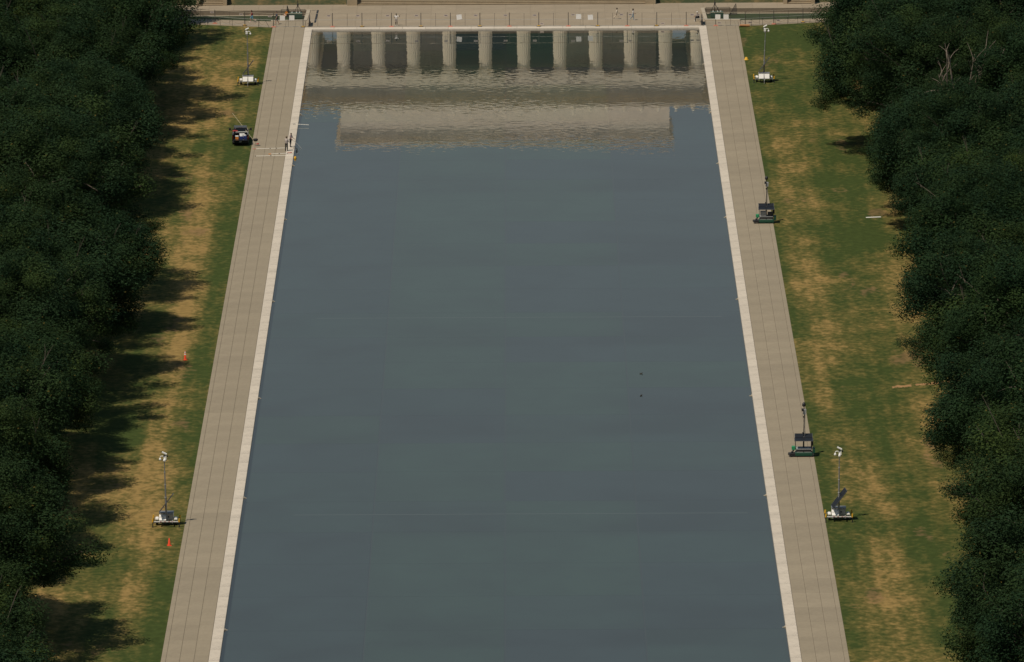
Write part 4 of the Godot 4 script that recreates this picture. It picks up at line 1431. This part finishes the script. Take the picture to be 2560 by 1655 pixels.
# ------------------------------------------------------------------ gear on the plaza
func barrier(label: String, at: Vector3, ln: float) -> void:
	var o := thing("crowd_barrier", label, "barrier", at, 0.0, "black crowd barriers at the plaza corners")
	var st := st_new()
	for y in [0.25, 1.1]:
		rod(st, Vector3(0, y, 0), Vector3(0, y, -ln), 0.03)
	for z in [0.0, -ln]:
		rod(st, Vector3(0, 0.25, z), Vector3(0, 1.1, z), 0.03)
	part("frame", st, M.black_metal, o)
	st = st_new()
	box(st, Vector3(0, 0.62, -ln * 0.5), Vector3(0.1, 0.7, ln - 0.2), Basis.IDENTITY, 0.03)
	box(st, Vector3(0, 0.14, -ln * 0.5), Vector3(0.26, 0.24, ln - 0.4), Basis.IDENTITY, 0.05)
	part("infill_panel", st, M.black_metal, o)
	var n := int(ln / 0.14)
	var bar := st_new()
	rod(bar, Vector3(0, 0.25, 0), Vector3(0, 1.1, 0), 0.014, -1, 6)
	var bar_m := done(bar)
	for i in range(1, n):
		put("bar", bar_m, M.black_metal, o, Vector3(0, 0, -ln * i / n))
	for z in [-0.4, -ln + 0.4]:
		st = st_new()
		rod(st, Vector3(-0.32, 0.02, z), Vector3(0.32, 0.02, z), 0.022)
		rod(st, Vector3(0, 0.02, z), Vector3(0, 0.26, z), 0.025)
		part("foot", st, M.black_metal, o)

func tripod(label: String, at: Vector3) -> void:
	var o := thing("tripod_mast", label, "mast", at)
	for i in 3:
		var az := TAU * i / 3 + 0.5
		var st := st_new()
		rod(st, Vector3(cos(az) * 1.0, 0.0, sin(az) * 1.0), Vector3(0, 1.55, 0), 0.035)
		part("leg", st, M.black_metal, o)
	var st := st_new()
	lathe(st, Vector3(0, 1.45, 0), [[0.05, 0.0], [0.11, 0.08], [0.11, 0.25], [0.05, 0.35]], 10)
	part("hub", st, M.black_metal, o)
	st = st_new()
	rod(st, Vector3(0, 0.5, 0), Vector3(0, 6.0, 0), 0.045, 0.03)
	part("pole", st, M.black_metal, o)
	st = st_new()
	box(st, Vector3(0, 6.1, 0), Vector3(0.5, 0.2, 0.2), Basis.IDENTITY, 0.04)
	part("floodlight", st, M.black_metal, o)

func pump_box(label: String, at: Vector3) -> void:
	var o := thing("pump_housing", label, "pump", at, 0.0, "green pump housings by the plaza")
	var st := st_new()
	box(st, Vector3(0, 0.4, 0), Vector3(1.7, 0.7, 0.9), Basis.IDENTITY, 0.05)
	part("housing", st, M.green_box, o)
	st = st_new()
	for x in [-0.7, 0.7]:
		box(st, Vector3(x, 0.03, 0), Vector3(0.15, 0.06, 1.0))
	part("skid", st, M.black_metal, o)
	for x in [-0.5, 0.1, 0.5]:
		st = st_new()
		rod(st, Vector3(x, 0.75, 0), Vector3(x, 0.88, 0), 0.08, 0.06)
		part("cap", st, M.paper, o)

func wedge_screen(label: String, at: Vector3, flip: float, m: Material) -> void:
	var o := thing("mesh_screen", label, "screen", at)
	var a := Vector3(-0.55 * flip, 0.0, 0)
	var b := Vector3(0.45 * flip, 0.0, 0)
	var c := Vector3(0.3 * flip, 1.5, 0)
	var st := st_new()
	path_rod(st, [a, b, c, a], 0.03, 6)
	part("frame", st, m, o)
	st = st_new()
	for i in range(1, 12):
		var t := i / 12.0
		rod(st, a.lerp(b, t), a.lerp(c, t), 0.02, -1, 5)
		rod(st, a.lerp(c, t), b.lerp(c, t), 0.02, -1, 5)
	part("mesh_panel", st, m, o)

func build_plaza_gear() -> void:
	barrier("black crowd barrier seen end on at the left plaza corner", Vector3(-25.9, 0.204, -1.75), 3.6)
	barrier("black crowd barrier seen end on at the right plaza corner, beside the seated person", Vector3(25.95, 0.204, -1.2), 3.4)
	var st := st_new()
	slab_poly(st, [[-25.35, -5.6], [-25.1, -5.6], [-24.95, -16.4], [-25.2, -16.4]], 0.235, 0.03)  # thin, narrow dark strip lying on the paving
	solo("dark_strip", done(st), M.black_metal, "narrow dark strip running away across the left plaza", "drain")
	tripod("black tripod mast behind the orange barricade left of the plaza", Vector3(-27.7, -0.32, -14.2))
	tripod("black tripod mast behind the fence right of the plaza", Vector3(27.9, -0.32, -13.8))
	pump_box("green pump housing behind the fence left of the plaza", Vector3(-27.9, -0.1, -11.5))
	pump_box("green pump housing behind the fence right of the plaza", Vector3(28.1, -0.1, -10.6))
	# orange barricade board leaning on its stand
	var o := thing("barricade", "orange and white barricade board leaning left of the plaza", "barricade", Vector3(-29.5, 0.0, -9.5))
	st = st_new()
	box(st, Vector3(0.15, 0.6, 0), Vector3(1.2, 0.3, 0.05), Basis(Vector3(0, 0, 1), 0.96))
	part("board", st, M.orange, o)
	for t in [-0.3, 0.1]:
		st = st_new()
		box(st, Vector3(0.15 + t * 0.57, 0.6 + t * 0.82, 0.03), Vector3(0.1, 0.3, 0.02), Basis(Vector3(0, 0, 1), 0.96))
		part("stripe", st, M.paper, o)
	st = st_new()
	rod(st, Vector3(-0.2, 0.0, -0.1), Vector3(0.5, 1.1, -0.1), 0.03)
	rod(st, Vector3(0.75, 0.0, -0.1), Vector3(0.42, 1.1, -0.1), 0.03)
	part("stand", st, M.black_metal, o)
	wedge_screen("black triangular mesh screen above the orange barricade", Vector3(-28.9, 0.0, -12.5), -0.6, M.black_metal)
	wedge_screen("grey triangular mesh screen right of the plaza", Vector3(30.4, -0.2, -13.5), 1.0, M.dark_steel)
	# low mesh panels behind the fence on both corners
	for s in [-1, 1]:
		var g := thing("mesh_barrier", "dark low mesh barrier round the green pump on the %s" % ("left" if s < 0 else "right"), "barrier", Vector3(s * 28.3, -0.3, -13.4))
		st = st_new()
		for y in [0.1, 1.1]:
			rod(st, Vector3(-1.6, y, 0), Vector3(1.6, y, 0), 0.025)
		for x in [-1.6, 0.0, 1.6]:
			rod(st, Vector3(x, -0.02, 0), Vector3(x, 1.1, 0), 0.03)
		part("frame", st, M.black_metal, g)
		var bar := st_new()
		rod(bar, Vector3(0, 0.1, 0), Vector3(0, 1.1, 0), 0.012, -1, 5)
		var bm := done(bar)
		for i in 25:
			put("bar", bm, M.black_metal, g, Vector3(-1.5 + 0.125 * i, 0, 0))
	# slim pale stakes in the grass banks
	for q in [[-27.2, -23.2, "left"], [22.3, -22.6, "right"]]:
		st = st_new()
		rod(st, Vector3(0, -0.2, 0), Vector3(0, 2.2, 0), 0.03, 0.025)
		solo("marker_stake", done(st), M.paper, "slim pale stake in the grass bank %s of the wide stairs" % q[2], "stake", Vector3(q[0], 0.75, q[1]))
	# seat for the seated person
	st = st_new()
	box(st, Vector3(0, 0.21, 0), Vector3(0.5, 0.42, 0.45), Basis.IDENTITY, 0.02)
	box(st, Vector3(0, 0.44, 0), Vector3(0.56, 0.04, 0.5), Basis.IDENTITY, 0.01)
	solo("seat_block", done(st), M.kerb, "pale block that the seated person sits on", "seat", Vector3(25.52, 0.204, -4.9))

# ------------------------------------------------------------------ people
# bones: [from, to, radius at from, radius at to, colour number]; a smooth union of tapered capsules meshed as surface nets
func cap_dist(p: Vector3, a: Vector3, ba: Vector3, bb: float, r0: float, r1: float) -> float:
	var pa := p - a
	var t := clampf(pa.dot(ba) / bb, 0.0, 1.0)
	return (pa - ba * t).length() - lerpf(r0, r1, t)

func net_mesh(bones: Array, cell: float, k: float) -> Dictionary:
	var lo := Vector3.INF
	var hi := -Vector3.INF
	for b in bones:
		var r: float = maxf(b[2], b[3]) + cell * 2.5
		lo = lo.min(b[0] - Vector3.ONE * r).min(b[1] - Vector3.ONE * r)
		hi = hi.max(b[0] + Vector3.ONE * r).max(b[1] + Vector3.ONE * r)
	var n := Vector3i(((hi - lo) / cell).ceil()) + Vector3i.ONE
	var sx := 1
	var sy := n.x
	var sz := n.x * n.y
	var f := PackedFloat32Array()
	f.resize(n.x * n.y * n.z)
	f.fill(1.0)
	for b in bones:
		var a: Vector3 = b[0]
		var ba: Vector3 = b[1] - a
		var bb := maxf(ba.length_squared(), 1e-9)
		var r0: float = b[2]
		var r1: float = b[3]
		var m := maxf(r0, r1) + k + cell * 1.5
		var i0 := Vector3i(((a.min(b[1]) - Vector3.ONE * m - lo) / cell).floor()).clamp(Vector3i.ZERO, n - Vector3i.ONE)
		var i1 := Vector3i(((a.max(b[1]) + Vector3.ONE * m - lo) / cell).ceil()).clamp(Vector3i.ZERO, n - Vector3i.ONE)
		for z in range(i0.z, i1.z + 1):
			for y in range(i0.y, i1.y + 1):
				var at := z * sz + y * sy
				for x in range(i0.x, i1.x + 1):
					var d := cap_dist(lo + Vector3(x, y, z) * cell, a, ba, bb, r0, r1)
					var o := f[at + x]
					var h := maxf(k - absf(o - d), 0.0) / k
					f[at + x] = minf(o, d) - h * h * k * 0.25
	var ids := {}
	var v := PackedVector3Array()
	var offs := [0, 1, sy, sy + 1, sz, sz + 1, sz + sy, sz + sy + 1]
	var edges := [[0, 1], [2, 3], [4, 5], [6, 7], [0, 2], [1, 3], [4, 6], [5, 7], [0, 4], [1, 5], [2, 6], [3, 7]]
	for z in n.z - 1:
		for y in n.y - 1:
			var row := z * sz + y * sy
			for x in n.x - 1:
				var at := row + x
				var s := f[at] < 0.0
				if (f[at + 1] < 0.0) == s and (f[at + sy] < 0.0) == s and (f[at + sy + 1] < 0.0) == s and (f[at + sz] < 0.0) == s and (f[at + sz + 1] < 0.0) == s and (f[at + sz + sy] < 0.0) == s and (f[at + sz + sy + 1] < 0.0) == s:
					continue
				var sum := Vector3.ZERO
				var c := 0
				for e in edges:
					var fa := f[at + offs[e[0]]]
					var fb := f[at + offs[e[1]]]
					if (fa < 0.0) != (fb < 0.0):
						var t := fa / (fa - fb)
						var pa := Vector3(e[0] & 1, (e[0] >> 1) & 1, e[0] >> 2)
						var pb := Vector3(e[1] & 1, (e[1] >> 1) & 1, e[1] >> 2)
						sum += pa.lerp(pb, t)
						c += 1
				ids[at] = v.size()
				v.append(lo + (Vector3(x, y, z) + sum / c) * cell)
	var ix := PackedInt32Array()
	var strides := [sx, sy, sz]
	for at in ids:
		var s := f[at] < 0.0
		for u in 3:
			if at + strides[u] >= f.size() or (f[at + strides[u]] < 0.0) == s:
				continue
			var p: int = at
			var a: int = strides[(u + 1) % 3]
			var b: int = strides[(u + 2) % 3]
			if not (ids.has(p - a) and ids.has(p - b) and ids.has(p - a - b)):
				continue
			var q := [ids[p], ids[p - b], ids[p - a - b], ids[p - a]] if s else [ids[p], ids[p - a], ids[p - a - b], ids[p - b]]
			ix.append_array([q[0], q[1], q[2], q[0], q[2], q[3]])
	var own := PackedInt32Array()
	for p in v:
		var best := 1e9
		var who := 0
		for b in bones:
			var ba: Vector3 = b[1] - b[0]
			var d := cap_dist(p, b[0], ba, maxf(ba.length_squared(), 1e-9), b[2], b[3])
			if d < best:
				best = d
				who = b[4]
		own.append(who)
	return {"v": v, "i": ix, "c": own}

func colored(d: Dictionary, colors: Array, st: SurfaceTool = null, xf := Transform3D.IDENTITY, flip := false) -> ArrayMesh:
	var mine := st == null
	if mine:
		st = st_new()
	st.set_smooth_group(3)
	var v: PackedVector3Array = xf * (d.v as PackedVector3Array)
	var ix: PackedInt32Array = d.i
	for t in range(0, ix.size(), 3):
		for k in [0, 2, 1] if flip else [0, 1, 2]:
			st.set_color(colors[d.c[ix[t + k]]])
			st.add_vertex(v[ix[t + k]])
	return done(st) if mine else null

var head_shape := {}
var hand_shape := {}

func make_shapes() -> void:
	# head centred on its middle, looking along +z: 0 skin, 1 hair, 2 eyes, 3 mouth
	head_shape = net_mesh([[Vector3(0, 0.03, -0.015), Vector3(0, 0.03, 0.02), 0.078, 0.074, 0], [Vector3(0, -0.03, 0.02), Vector3(0, -0.075, 0.045), 0.06, 0.034, 0], [Vector3(0, 0.012, 0.088), Vector3(0, -0.018, 0.108), 0.01, 0.014, 0],
		[Vector3(0.078, 0.0, 0.0), Vector3(0.08, -0.03, -0.005), 0.015, 0.012, 0], [Vector3(-0.078, 0.0, 0.0), Vector3(-0.08, -0.03, -0.005), 0.015, 0.012, 0],
		[Vector3(0, 0.062, -0.03), Vector3(0, 0.062, 0.01), 0.078, 0.07, 1], [Vector3(0, 0.02, -0.05), Vector3(0, -0.03, -0.055), 0.068, 0.05, 1],
		[Vector3(0.03, 0.012, 0.085), Vector3(0.034, 0.012, 0.084), 0.011, 0.011, 2], [Vector3(-0.03, 0.012, 0.085), Vector3(-0.034, 0.012, 0.084), 0.011, 0.011, 2], [Vector3(-0.02, -0.055, 0.085), Vector3(0.02, -0.055, 0.085), 0.009, 0.009, 3]], 0.009, 0.016)
	# hand hanging down from the wrist at the origin, thumb to +z, fingers slightly curled towards -x
	var b := [[Vector3(0, 0, 0), Vector3(0, -0.05, 0.015), 0.024, 0.024, 0], [Vector3(0, -0.03, -0.012), Vector3(0, -0.085, -0.026), 0.02, 0.014, 0], [Vector3(0, -0.03, 0.012), Vector3(0, -0.09, 0.026), 0.02, 0.014, 0]]
	for i in 4:
		var z: float = [-0.033, -0.011, 0.011, 0.032][i]
		var l: float = [0.052, 0.068, 0.074, 0.066][i]
		var a := Vector3(0, -0.085, z)
		var m := a + Vector3(-0.012, -l * 0.52, z * 0.1)
		b.append([a, m, 0.0095, 0.009, 0])
		b.append([m, m + Vector3(-0.026, -l * 0.42, 0), 0.009, 0.0075, 0])
	b.append([Vector3(0, -0.03, 0.025), Vector3(-0.01, -0.062, 0.05), 0.013, 0.011, 0])
	b.append([Vector3(-0.01, -0.062, 0.05), Vector3(-0.022, -0.095, 0.055), 0.0105, 0.009, 0])
	hand_shape = net_mesh(b, 0.006, 0.006)

# pose p: leg, knee (two values each: left, right; forward positive), arm, out, elbow, lean, twist, hat, long hair
func person(label: String, at: Vector3, turn: float, h: float, cols: Dictionary, p: Dictionary) -> Node3D:
	var skin: Color = cols.skin
	var top: Color = cols.top
	var low: Color = cols.low
	var shoe: Color = cols.shoe
	var hair: Color = cols.hair
	var pal := [top, low, skin, shoe, cols.get("sock", skin)]
	var bones := []
	var s_ := h / 1.75
	var bulk: float = cols.get("bulk", 1.0)
	var hip := Vector3(0, 0.93 * s_, 0)
	var legs: Array = p.get("leg", [0.0, 0.0])
	var knees: Array = p.get("knee", [0.0, 0.0])
	var lowest := 9.0
	for i in 2:
		var sd := -1.0 if i == 0 else 1.0
		var hj := hip + Vector3(sd * 0.095 * s_, 0, 0)
		var a: float = legs[i]
		var kn := hj + Vector3(sd * 0.012, -cos(a), sin(a)) * 0.43 * s_
		var c: float = a - knees[i]
		var an := kn + Vector3(0, -cos(c), sin(c)) * 0.42 * s_
		var ft: float = c * 0.5
		var toe := an + Vector3(sd * 0.02, -0.035 - sin(-ft) * 0.03, 0.15) * s_
		var shorts: bool = cols.get("shorts", false)
		if shorts:
			bones.append([hj, hj.lerp(kn, 0.8), 0.098 * s_, 0.085 * s_, 1])
			bones.append([hj.lerp(kn, 0.7), kn, 0.07 * s_, 0.056 * s_, 2])
			bones.append([kn, kn.lerp(an, 0.35), 0.054 * s_, 0.056 * s_, 2])
			bones.append([kn.lerp(an, 0.35), an, 0.056 * s_, 0.036 * s_, 4])
		else:
			bones.append([hj, kn, 0.096 * s_, 0.07 * s_, 1])
			bones.append([kn, an, 0.07 * s_, 0.056 * s_, 1])
		bones.append([an + Vector3(0, -0.02, -0.025) * s_, toe, 0.046 * s_, 0.036 * s_, 3])
		lowest = minf(lowest, minf(an.y - 0.066 * s_, toe.y - 0.036 * s_))
	var lean := Basis(Vector3(1, 0, 0), p.get("lean", 0.0))
	var up := func(v: Vector3) -> Vector3: return hip + lean * (v * s_)
	bones.append([hip + Vector3(-0.06, 0.02, 0) * s_, hip + Vector3(0.06, 0.02, 0) * s_, 0.115 * s_, 0.115 * s_, 1])
	bones.append([up.call(Vector3(0, 0.1, 0)), up.call(Vector3(0, 0.3, 0.01)), 0.125 * s_ * bulk, 0.135 * s_ * bulk, 0])
	bones.append([up.call(Vector3(-0.07, 0.2, 0)), up.call(Vector3(-0.085, 0.4, 0)), 0.085 * s_ * bulk, 0.09 * s_ * bulk, 0])
	bones.append([up.call(Vector3(0.07, 0.2, 0)), up.call(Vector3(0.085, 0.4, 0)), 0.085 * s_ * bulk, 0.09 * s_ * bulk, 0])
	bones.append([up.call(Vector3(-0.16, 0.47, 0)), up.call(Vector3(0.16, 0.47, 0)), 0.062 * s_ * bulk, 0.062 * s_ * bulk, 0])
	bones.append([up.call(Vector3(0, 0.48, 0)), up.call(Vector3(0, 0.6, 0.015)), 0.062 * s_, 0.05 * s_, 2])
	var arms: Array = p.get("arm", [0.0, 0.0])
	var outs: Array = p.get("out", [0.12, 0.12])
	var elbows: Array = p.get("elbow", [0.25, 0.25])
	var hands := []
	for i in 2:
		var sd := -1.0 if i == 0 else 1.0
		var sh: Vector3 = up.call(Vector3(sd * 0.185, 0.46, 0))
		var a: float = arms[i]
		var ou: float = outs[i]
		var d1 := Vector3(sd * sin(ou), -cos(a) * cos(ou), sin(a) * cos(ou))
		var el := sh + d1 * 0.29 * s_
		var c: float = a + elbows[i]
		var o2: float = ou * 0.6 + p.get("inward", 0.0)
		var d2 := Vector3(sd * sin(o2), -cos(c) * cos(o2), sin(c) * cos(o2))
		var wr := el + d2 * 0.25 * s_
		var sl: float = cols.get("sleeve", 0.7)
		bones.append([sh, sh.lerp(el, sl), 0.06 * s_, 0.052 * s_, 0])
		if sl < 1.0:
			bones.append([sh.lerp(el, sl), el, 0.046 * s_, 0.041 * s_, 2])
		bones.append([el, wr, 0.041 * s_, 0.029 * s_, 2 if sl < 1.2 else 0])
		hands.append([wr, d2, sd])
	var d := net_mesh(bones, 0.026 * s_, 0.03)
	var st := st_new()
	var drop := -lowest
	if p.has("seat"):
		drop = p.seat - hip.y + 0.1 * s_
	var mv := Transform3D(Basis.IDENTITY, Vector3.UP * drop)
	colored(d, pal, st, mv)
	var hc: Vector3 = up.call(Vector3(0, 0.695, 0.03))
	var hb := Basis(Vector3.UP, p.get("look", 0.0)) * Basis(Vector3(1, 0, 0), p.get("nod", 0.1)) * Basis.from_scale(Vector3.ONE * s_)
	colored(head_shape, [skin, hair, Color(0.02, 0.02, 0.02), skin * 0.6], st, mv * Transform3D(hb, hc))
	for w in hands:
		var y: Vector3 = -w[1]
		var x := y.cross(Vector3(0, 0, 1))
		if x.length() < 0.2:
			x = y.cross(Vector3(0, 1, 0))
		x = x.normalized() * 1.0
		var z := x.cross(y).normalized()
		var flip: bool = w[2] < 0
		colored(hand_shape, [skin], st, mv * Transform3D(Basis(x * (-1.0 if flip else 1.0), y, z) * Basis.from_scale(Vector3.ONE * s_), w[0]), flip)
	var o := thing("person", label, "person", at, turn)
	part("body", st, M.person, o)
	if p.get("long_hair", false):
		var hm := net_mesh([[Vector3(0, 0.06, -0.05), Vector3(0, -0.14, -0.09), 0.085, 0.07, 0], [Vector3(-0.06, 0, -0.03), Vector3(-0.075, -0.13, -0.05), 0.05, 0.04, 0], [Vector3(0.06, 0, -0.03), Vector3(0.075, -0.13, -0.05), 0.05, 0.04, 0]], 0.015, 0.03)
		var hs := st_new()
		colored(hm, [hair], hs, mv * Transform3D(hb, hc))
		part("hair", hs, M.person, o)
	if p.has("hat"):
		var hs := st_new()
		var wide: float = p.get("brim", 0.12)
		lathe(hs, Vector3.ZERO, [[0.0, 0.16], [0.07, 0.155], [0.1, 0.09], [0.105, 0.06], [wide, 0.05], [wide, 0.035], [0.09, 0.045]], 16)
		var hat := put("hat", done(hs), p.hat, o)
		hat.transform = mv * Transform3D(hb, hc)
	return o

func build_people() -> void:
	make_shapes()
	var brown := Color(0.13, 0.07, 0.045)
	var light := Color(0.42, 0.24, 0.17)
	var dark := Color(0.05, 0.03, 0.022)
	var black := Color(0.012, 0.012, 0.014)
	var white := Color(0.72, 0.69, 0.66)
	mat("hat_straw", 0.26, 0.2, 0.14, 0.9)
	mat("hat_white", 0.75, 0.74, 0.72, 0.6)
	# two pool workers on the left coping
	person("worker in grey shirt, dark trousers and brimmed hat standing back to us on the walkway", Vector3(-26.42, 0.207, 95.7), 2.75, 1.8,
		{"skin": light, "top": Color(0.42, 0.37, 0.345), "low": Color(0.02, 0.024, 0.024), "shoe": black, "hair": dark, "sleeve": 0.8, "bulk": 1.45}, {"leg": [0.06, -0.06], "knee": [0.02, 0.03], "arm": [0.25, 0.3], "elbow": [1.0, 1.1], "nod": 0.25, "hat": M.hat_straw, "brim": 0.2})
	var w := person("worker in grey and red shirt holding a pole down into the water", Vector3(-26.0, 0.207, 92.75), 0.95, 1.72,
		{"skin": Color(0.24, 0.11, 0.08), "top": Color(0.36, 0.27, 0.27), "low": Color(0.015, 0.018, 0.02), "shoe": black, "hair": dark, "sleeve": 0.6}, {"leg": [0.1, -0.12], "knee": [0.08, 0.05], "arm": [0.6, 0.5], "out": [0.25, 0.1], "elbow": [0.35, 0.6], "lean": 0.1, "nod": 0.4})
	var st := st_new()
	var tip := Vector3(-24.66, -0.05, 92.55)
	var grip := Vector3(-25.9, 1.32, 93.0)
	rod(st, Vector3.ZERO, tip - grip, 0.02, -1, 7)
	solo("skimmer_pole", done(st), M.pole_white, "thin pale pole held by the far worker, its end in the water", "pole", grip)
	# walkers and others on the plaza
	person("person jogging left in red top and light blue shorts on the left path", Vector3(-33.55, 0.2, -6.3), -1.57, 1.72,
		{"skin": Color(0.5, 0.3, 0.22), "top": Color(0.33, 0.035, 0.06), "low": Color(0.1, 0.26, 0.38), "shoe": white, "hair": dark, "shorts": true, "sleeve": 0.15}, {"leg": [0.65, -0.25], "knee": [0.7, 1.1], "arm": [-0.5, 0.55], "elbow": [1.3, 1.3], "lean": 0.14, "long_hair": true})
	person("person in dark blue shirt and dark shorts walking left behind the fence", Vector3(-30.25, 0.205, -4.3), -1.2, 1.72,
		{"skin": Color(0.5, 0.3, 0.22), "top": Color(0.035, 0.05, 0.085), "low": Color(0.02, 0.022, 0.03), "shoe": Color(0.35, 0.22, 0.15), "hair": black, "shorts": true}, {"leg": [0.25, -0.22], "knee": [0.12, 0.3], "arm": [-0.2, 0.2]})
	person("person in white shirt and beige shorts standing at the fence, arms raised", Vector3(-14.42, 0.205, -2.75), 0.0, 1.62,
		{"skin": dark, "top": white, "low": Color(0.42, 0.36, 0.32), "shoe": white, "hair": black, "shorts": true, "sock": black}, {"leg": [0.03, -0.03], "arm": [0.9, 1.1], "out": [0.35, 0.9], "elbow": [1.4, 1.7], "inward": -0.2})
	person("person in cream shirt and trousers striding right across the plaza", Vector3(14.75, 0.205, -7.6), 1.57, 1.56,
		{"skin": dark, "top": Color(0.68, 0.6, 0.5), "low": Color(0.62, 0.53, 0.42), "shoe": black, "hair": black, "sleeve": 1.3}, {"leg": [0.5, -0.45], "knee": [0.1, 0.35], "arm": [-0.3, 0.35], "elbow": [0.2, 0.5], "nod": 0.25})
	person("person in white top and pale blue jeans with long dark hair walking right", Vector3(16.9, 0.205, -6.4), 1.4, 1.56,
		{"skin": Color(0.2, 0.11, 0.08), "top": white, "low": Color(0.2, 0.27, 0.32), "shoe": white, "hair": black, "sleeve": 0.6}, {"leg": [0.15, -0.35], "knee": [0.05, 0.4], "arm": [0.25, -0.15], "elbow": [1.1, 0.4], "long_hair": true})
	person("person in dark clothes and white cap sitting facing left at the right plaza corner", Vector3(25.55, 0.205, -4.9), -1.5, 1.7,
		{"skin": Color(0.45, 0.26, 0.19), "top": Color(0.03, 0.034, 0.05), "low": Color(0.022, 0.024, 0.03), "shoe": white, "hair": black, "sleeve": 1.3}, {"leg": [1.5, 1.42], "knee": [1.45, 1.3], "arm": [0.5, 0.55], "elbow": [0.9, 0.8], "lean": 0.22, "nod": 0.3, "seat": 0.46, "hat": M.hat_white, "brim": 0.11})


func _ready() -> void:
	rng.seed = 20
	# ---- camera
	var cam := Camera3D.new()
	cam.name = "camera"
	add_child(cam)
	cam.position = Vector3(1.055, 172.0975, 1108.0)
	cam.rotation = Vector3(-0.189494813, 0.000370940, -0.005123)
	cam.fov = 4.456515
	cam.near = 5.0
	cam.far = 6000.0
	cam.current = true
	# ---- sky and exposure
	var sky_m := ProceduralSkyMaterial.new()
	sky_m.sky_top_color = lin(0.085, 0.135, 0.2)
	sky_m.sky_horizon_color = lin(0.272, 0.3, 0.292)
	sky_m.sky_curve = 0.22
	sky_m.ground_bottom_color = lin(0.06, 0.065, 0.05)
	sky_m.ground_horizon_color = lin(0.2, 0.22, 0.22)
	sky_m.sun_angle_max = 8.0
	var sky := Sky.new()
	sky.sky_material = sky_m
	var env := Environment.new()
	env.background_mode = Environment.BG_SKY
	env.sky = sky
	env.tonemap_mode = Environment.TONE_MAPPER_LINEAR
	env.tonemap_exposure = 1.0
	env.sdfgi_enabled = true
	env.ssao_enabled = true
	env.ssil_enabled = true
	var we := WorldEnvironment.new()
	we.name = "environment"
	we.environment = env
	add_child(we)
	# ---- sun: high, from behind the camera on the left
	var sun := DirectionalLight3D.new()
	sun.name = "sun"
	add_child(sun)
	sun.look_at_from_position(Vector3.ZERO, Vector3(0.38, -1.0, -0.4), Vector3.UP)
	sun.light_energy = 1.02
	sun.light_color = Color(1.0, 0.955, 0.88)
	sun.light_angular_distance = 0.55
	sun.shadow_enabled = true
	make_materials()
	build_ground()
	build_pool()
	build_walks()
	build_plaza()
	build_memorial()
	build_trees()
	build_fences()
	build_towers()
	build_carts()
	build_truck()
	build_tools()
	build_plaza_gear()
	build_people()
